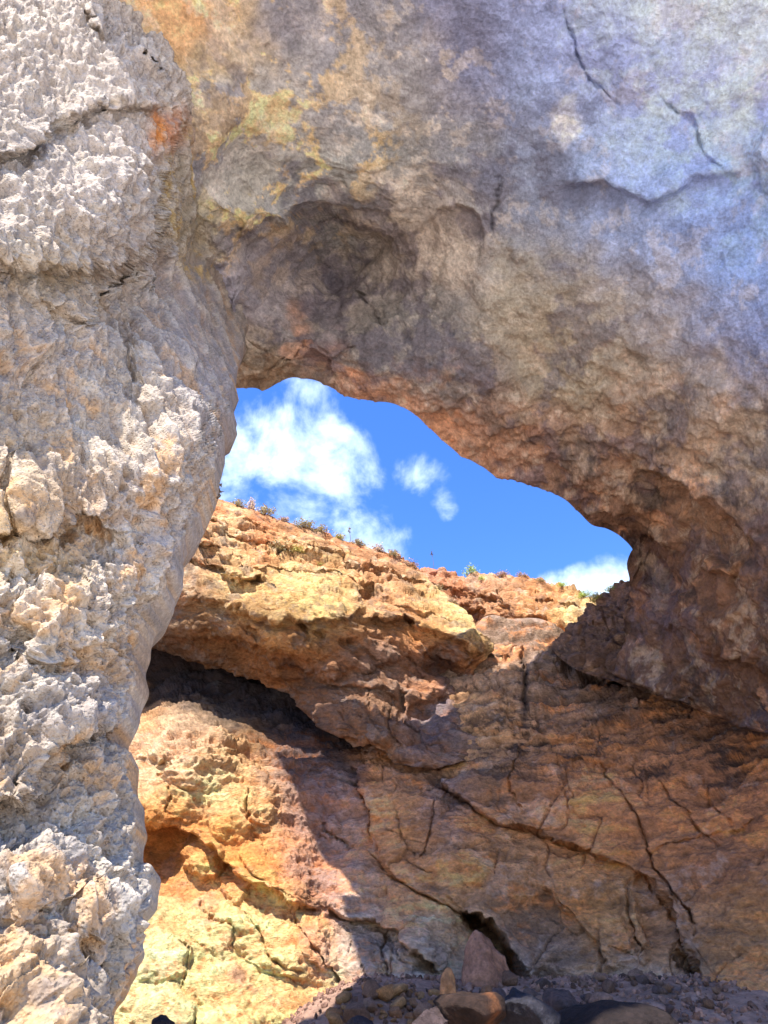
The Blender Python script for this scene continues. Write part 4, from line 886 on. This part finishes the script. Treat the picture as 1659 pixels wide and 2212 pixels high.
# rubble at the foot of the wall: countable stones
stones = [rock_mesh('stone', 100 + k, c, M_boulder, sub=3, cuts=16, half=hf, rough=.10) for k, (c, hf) in enumerate([
    ((176, 150, 128), (1, .8, .7)), ((160, 142, 132), (1, .9, .55)), ((150, 126, 108), (.9, .9, .8)), ((184, 158, 134), (1.1, .7, .6)), ((130, 118, 116), (1, .9, .75)), ((170, 138, 110), (.8, .9, .9))])]
warm = [rock_mesh('stone', 140 + k, c, M_boulder, sub=3, cuts=10, half=(1, .85, .7), rough=.08) for k, c in enumerate([(212, 168, 116), (200, 160, 120), (216, 180, 130)])]
TONE = {m_.name: t_ for m_, t_ in zip(stones + warm, ['tan', 'grey-brown', 'brown', 'pale', 'dark grey', 'reddish', 'orange', 'sandy', 'cream'])}
cnt = 0
for k in range(900):
    if cnt >= 170: break
    x = rng.uniform(715, 1560); y = rng.uniform(2112, 2210)
    if x < 960: y = rng.uniform(2138, 2212)
    h = hit(x, y)
    if h is None or not (h[1] == 'ground' or (h[1] == 'cave_wall' and y > 2125)): continue
    u = h[0][1] / F
    r = u * (5 + 17 * rng.random() ** 2.6) * (1.25 if x < 960 else 1.0)
    o = bpy.data.objects.new('stone', (warm if x < 960 and rng.random() < .7 else stones)[rng.integers(0, 3)] if x < 960 else stones[rng.integers(0, 6)])
    C.objects.link(o); o.scale = (r * rng.uniform(.8, 1.3), r * rng.uniform(.8, 1.2), r * rng.uniform(.75, 1.15)); o.rotation_euler = (rng.uniform(-.5, .5), rng.uniform(-.5, .5), rng.uniform(0, 6.28))
    o.location = h[0] + np.array([0, -.1 * r, r * .35])
    px = r / u; size = 'large' if px > 15 else 'medium' if px > 9 else 'small' if px > 6.5 else 'tiny'
    tone = TONE[o.data.name]
    marks = [(783, 2205, 'near-black stone'), (880, 2190, 'smooth dark grey boulder'), (965, 2150, 'upright orange stone'), (1050, 2130, 'pointed rock'), (1010, 2190, 'rust-streaked boulder'), (1135, 2190, 'blue-grey boulder'),
             (1215, 2170, 'half-sunk dark boulder'), (1300, 2160, 'pale blocky stone'), (1400, 2178, 'flat pale stone'), (1330, 2210, 'long low dark boulder'), (1480, 2130, 'black gap in the wall'), (750, 2140, 'yellow sunlit rock')]
    mx, my, mk = min(marks, key=lambda m_: (m_[0] - x) ** 2 + 4 * (m_[1] - y) ** 2)
    rel = 'just behind' if y < my - 14 else 'just before' if y > my + 10 else 'beside'
    zone = 'orange heap' if x < 960 else 'shaded bank'
    tag(o, f'{size} {tone} stone in the {zone}, {rel} the {mk}', 'stone', 'stones heaped below the sunlit wall' if x < 960 else 'stones on the shaded rubble bank')
    cnt += 1

# gravel and broken chips between the stones
gv, gf = [], []
V3, F3 = ico(1)
for k in range(8000):
    gx_ = rng.uniform(-2.5, 9.5); gy_ = rng.uniform(7.2, 15.5)
    z_ = float(ground_z(np.array([gx_]), np.array([gy_]))[0]); r_ = .015 + .06 * rng.random() ** 3
    A_ = rng.normal(size=(3, 3)); A_, _ = np.linalg.qr(A_)
    P_ = (V3 * np.array([1, .8, .6]) * (1 + .25 * rng.normal(size=(len(V3), 1)))) @ A_ * r_ + np.array([gx_, gy_, z_ + r_ * .3])
    i0 = len(gv) * len(V3); gv.append(P_); gf += [[a + i0 for a in f] for f in F3]
me = bpy.data.meshes.new('gravel'); me.from_pydata(np.concatenate(gv).tolist(), [], gf)
cg = np.repeat(lin((140, 108, 92))[None] * np.clip(1 + .35 * rng.normal(size=(len(gv), 1)), .4, 1.7), len(V3), 0)
ca = me.attributes.new('rock_tint', 'FLOAT_COLOR', 'POINT'); ca.data.foreach_set('color', np.c_[cg, np.ones(len(cg))].reshape(-1).astype(np.float32))
me.materials.append(M_boulder); me.update(); o = bpy.data.objects.new('gravel', me); C.objects.link(o); tag(o, 'broken stone chips covering the rubble bank', 'gravel', kind='stuff')

# ================================================================ plants on the cliff top
def leaf_mat(name, c1, c2):
    m = bpy.data.materials.new(name); m.use_nodes = True; n, l = m.node_tree.nodes, m.node_tree.links
    b = n['Principled BSDF']; b.inputs['Roughness'].default_value = .7
    g = n.new('ShaderNodeTexNoise'); g.inputs['Scale'].default_value = 14; t_ = n.new('ShaderNodeTexCoord'); l.new(t_.outputs['Object'], g.inputs['Vector'])
    r = n.new('ShaderNodeValToRGB'); r.color_ramp.elements[0].position = .38; r.color_ramp.elements[1].position = .62
    r.color_ramp.elements[0].color = (*lin(c1), 1); r.color_ramp.elements[1].color = (*lin(c2), 1)
    l.new(g.outputs['Fac'], r.inputs[0]); l.new(r.outputs[0], b.inputs['Base Color'])
    return m
LM = {'green': leaf_mat('fleshy_green_leaf', (140, 170, 80), (190, 202, 104)), 'grey': leaf_mat('grey_green_scrub', (156, 148, 112), (196, 184, 144)), 'dry': leaf_mat('dry_brown_scrub', (170, 142, 118), (204, 174, 146)), 'yellow': leaf_mat('yellow_green_scrub', (160, 154, 78), (196, 182, 104))}
M_twig = rock_mat('twig', bump=.002, scale=40, tint=False, base=(.16, .11, .07))
def shrub_mesh(kind, seed):
    r_ = np.random.default_rng(seed); Vv = []; Fv = []
    n_l = 560
    for k in range(46):                     # twigs fanning from the root
        a = r_.uniform(0, 6.28); el = r_.uniform(.15, 1.4); Lh = r_.uniform(.5, .98)
        d = np.array([math.cos(a) * math.cos(el), math.sin(a) * math.cos(el), math.sin(el)]); e = d * Lh; sd_ = np.cross(d, [0, 0, 1.]); sd_ /= np.linalg.norm(sd_) + 1e-6
        i = len(Vv); Vv += [-sd_ * .012, sd_ * .012, e]; Fv.append((i, i + 1, i + 2))
        for _ in range(12):
            c = e * r_.uniform(.45, 1.05) + r_.normal(size=3) * .09; c[2] = max(c[2], .02)
            q = r_.normal(size=3); q /= np.linalg.norm(q); w_ = np.cross(q, r_.normal(size=3)); w_ /= np.linalg.norm(w_)
            s_ = r_.uniform(.05, .11); wd = s_ * (.5 if kind != 'green' else .35)
            i = len(Vv); Vv += [c - q * s_, c + w_ * wd, c + q * s_, c - w_ * wd]; Fv.append((i, i + 1, i + 2, i + 3))
    me = bpy.data.meshes.new('shrub'); me.from_pydata([tuple(v) for v in Vv], [], Fv); me.materials.append(LM[kind]); me.materials.append(M_twig)
    mi = np.array([1 if len(f) == 3 else 0 for f in Fv], np.int32); me.polygons.foreach_set('material_index', mi); me.update()
    return me
SM = {(k, j): shrub_mesh(k, 10 * i + j) for i, k in enumerate(LM) for j in range(3)}
shrubs = [(462, 1066, 26, 12, 'dry', 'low brown scrub on the skyline right beside the pillar'), (512, 1092, 22, 10, 'grey', 'flat grey-green scrub on the skyline beside the low brown scrub'),
    (541, 1092, 11, 22, 'dry', 'upright brown bush sticking up tallest on the sloping skyline'), (572, 1110, 26, 15, 'grey', 'rounded grey-green bush just downslope of the upright brown bush'),
    (612, 1124, 18, 8, 'dry', 'thin dry tuft on the skyline below the rounded grey-green bush'), (655, 1138, 30, 12, 'grey', 'wide grey-green cushion bush midway down the sloping skyline'),
    (695, 1150, 24, 10, 'grey', 'grey-green cushion bush touching the wide one on the skyline'), (732, 1158, 16, 10, 'yellow', 'small yellow-green bush halfway down the sloping skyline'),
    (775, 1176, 20, 9, 'grey', 'low grey scrub below the yellow-green skyline bush'), (818, 1190, 20, 12, 'dry', 'brown spiky scrub against the lowest white cloud'),
    (850, 1202, 22, 9, 'grey', 'last grey-green scrub on the near cliff before the pinkish boulder'), (885, 1222, 22, 9, 'dry', 'brown dry scrub just before the pinkish skyline boulder'),
    (598, 1190, 36, 15, 'grey', 'large grey-green bush growing on a ledge halfway down the sunlit brow'), (645, 1194, 24, 12, 'yellow', 'yellow-green bush on the ledge beside the large grey-green bush'),
    (690, 1222, 14, 8, 'yellow', 'small yellow tuft on the brow below the ledge bushes'), (512, 1112, 12, 8, 'dry', 'tiny brown tuft on orange rock close under the skyline scrub'),
    (1017, 1238, 22, 16, 'green', 'bright green bush standing alone on the skyline beyond the pinkish boulder'), (1040, 1252, 10, 8, 'green', 'small green tuft just below the bright green skyline bush'),
    (1085, 1243, 20, 7, 'dry', 'low dry scrub along the far headland skyline'), (1128, 1247, 16, 9, 'dry', 'brown dome of scrub midway along the far headland skyline'),
    (1165, 1256, 14, 6, 'grey', 'thin grey scrub between the brown dome and the green clumps'), (1216, 1262, 17, 9, 'green', 'green clump on the far headland nearer the arch'),
    (1262, 1282, 22, 9, 'green', 'yellowish green clump low on the skyline before the cloud by the arch'), (1290, 1296, 20, 12, 'yellow', 'yellow-green bush in the notch beside the shaded spur'),
    (1322, 1276, 14, 10, 'green', 'green bush on top of the shaded spur touching the arch'), (1010, 1318, 14, 8, 'dry', 'dry brown scrub hanging in the gully between the cliffs'),
    (978, 1300, 16, 9, 'dry', 'dry brown scrub in the gully, the higher of two'), (945, 1272, 16, 7, 'grey', 'grey scrub at the top of the gully under the pinkish boulder')]
for k, (x, y, hw, hh, kind, label) in enumerate(shrubs):
    h = None
    for dy in range(0, 40, 2):
        h = hit(x, y + dy)
        if h and h[1] in ('cliff', 'headland', 'rock_spur') : break
        h = None
    if h is None: print('no ground for', label); continue
    u = h[0][1] / rays(np.float64(x), np.float64(y))[1]
    o = bpy.data.objects.new('shrub', SM[(kind, k % 3)]); C.objects.link(o)
    o.scale = (hw * u * 1.25, hw * u * 1.1, hh * u * 1.8); o.rotation_euler[2] = k * 1.7
    o.location = h[0] + np.array([0, .05, -.12 * hh * u])
    tag(o, label, 'shrub', 'shrubs on the cliff tops')
def stalk(x, y0, y1, label, seed):
    h = None
    for dy in range(0, 40, 2):
        h = hit(x, y0 + dy)
        if h: break
    if not h: return
    v1 = rays(np.float64(x + 1), np.float64(y1)); top = EYE + v1 * (h[0][1] / v1[1]); H = top[2] - h[0][2]
    V = []; Fc = []
    for k in range(7):
        z = H * k / 6; r = .012 * (1 - k / 9)
        for a in range(5): V.append((math.cos(a * 1.257) * r + .03 * math.sin(k * .9), math.sin(a * 1.257) * r, z))
    for k in range(6):
        for a in range(5): Fc.append((k * 5 + a, k * 5 + (a + 1) % 5, k * 5 + 5 + (a + 1) % 5, k * 5 + 5 + a))
    r_ = np.random.default_rng(seed)
    for k in range(26):                     # seed heads
        c = np.array([.03 * math.sin(4), 0, H * r_.uniform(.72, 1.0)]) + r_.normal(size=3) * .028; i = len(V)
        for _ in range(4): V.append(tuple(c + r_.normal(size=3) * .02))
        Fc.append((i, i + 1, i + 2, i + 3))
    me = bpy.data.meshes.new('dry_stalk'); me.from_pydata(V, [], Fc); me.materials.append(M_twig); me.update()
    o = bpy.data.objects.new('dry_stalk', me); C.objects.link(o); o.location = h[0] - np.array([0, 0, .03]); tag(o, label, 'stalk')
stalk(936, 1226, 1188, 'thin dry flower stalk rising above the pinkish skyline boulder', 1)
stalk(755, 1164, 1138, 'thin dry stalk rising before the lowest white cloud', 2)
stalk(470, 1072, 1052, 'short dry stalk on the skyline right beside the pillar', 3)
print('done', round(time.time() - T0, 1))
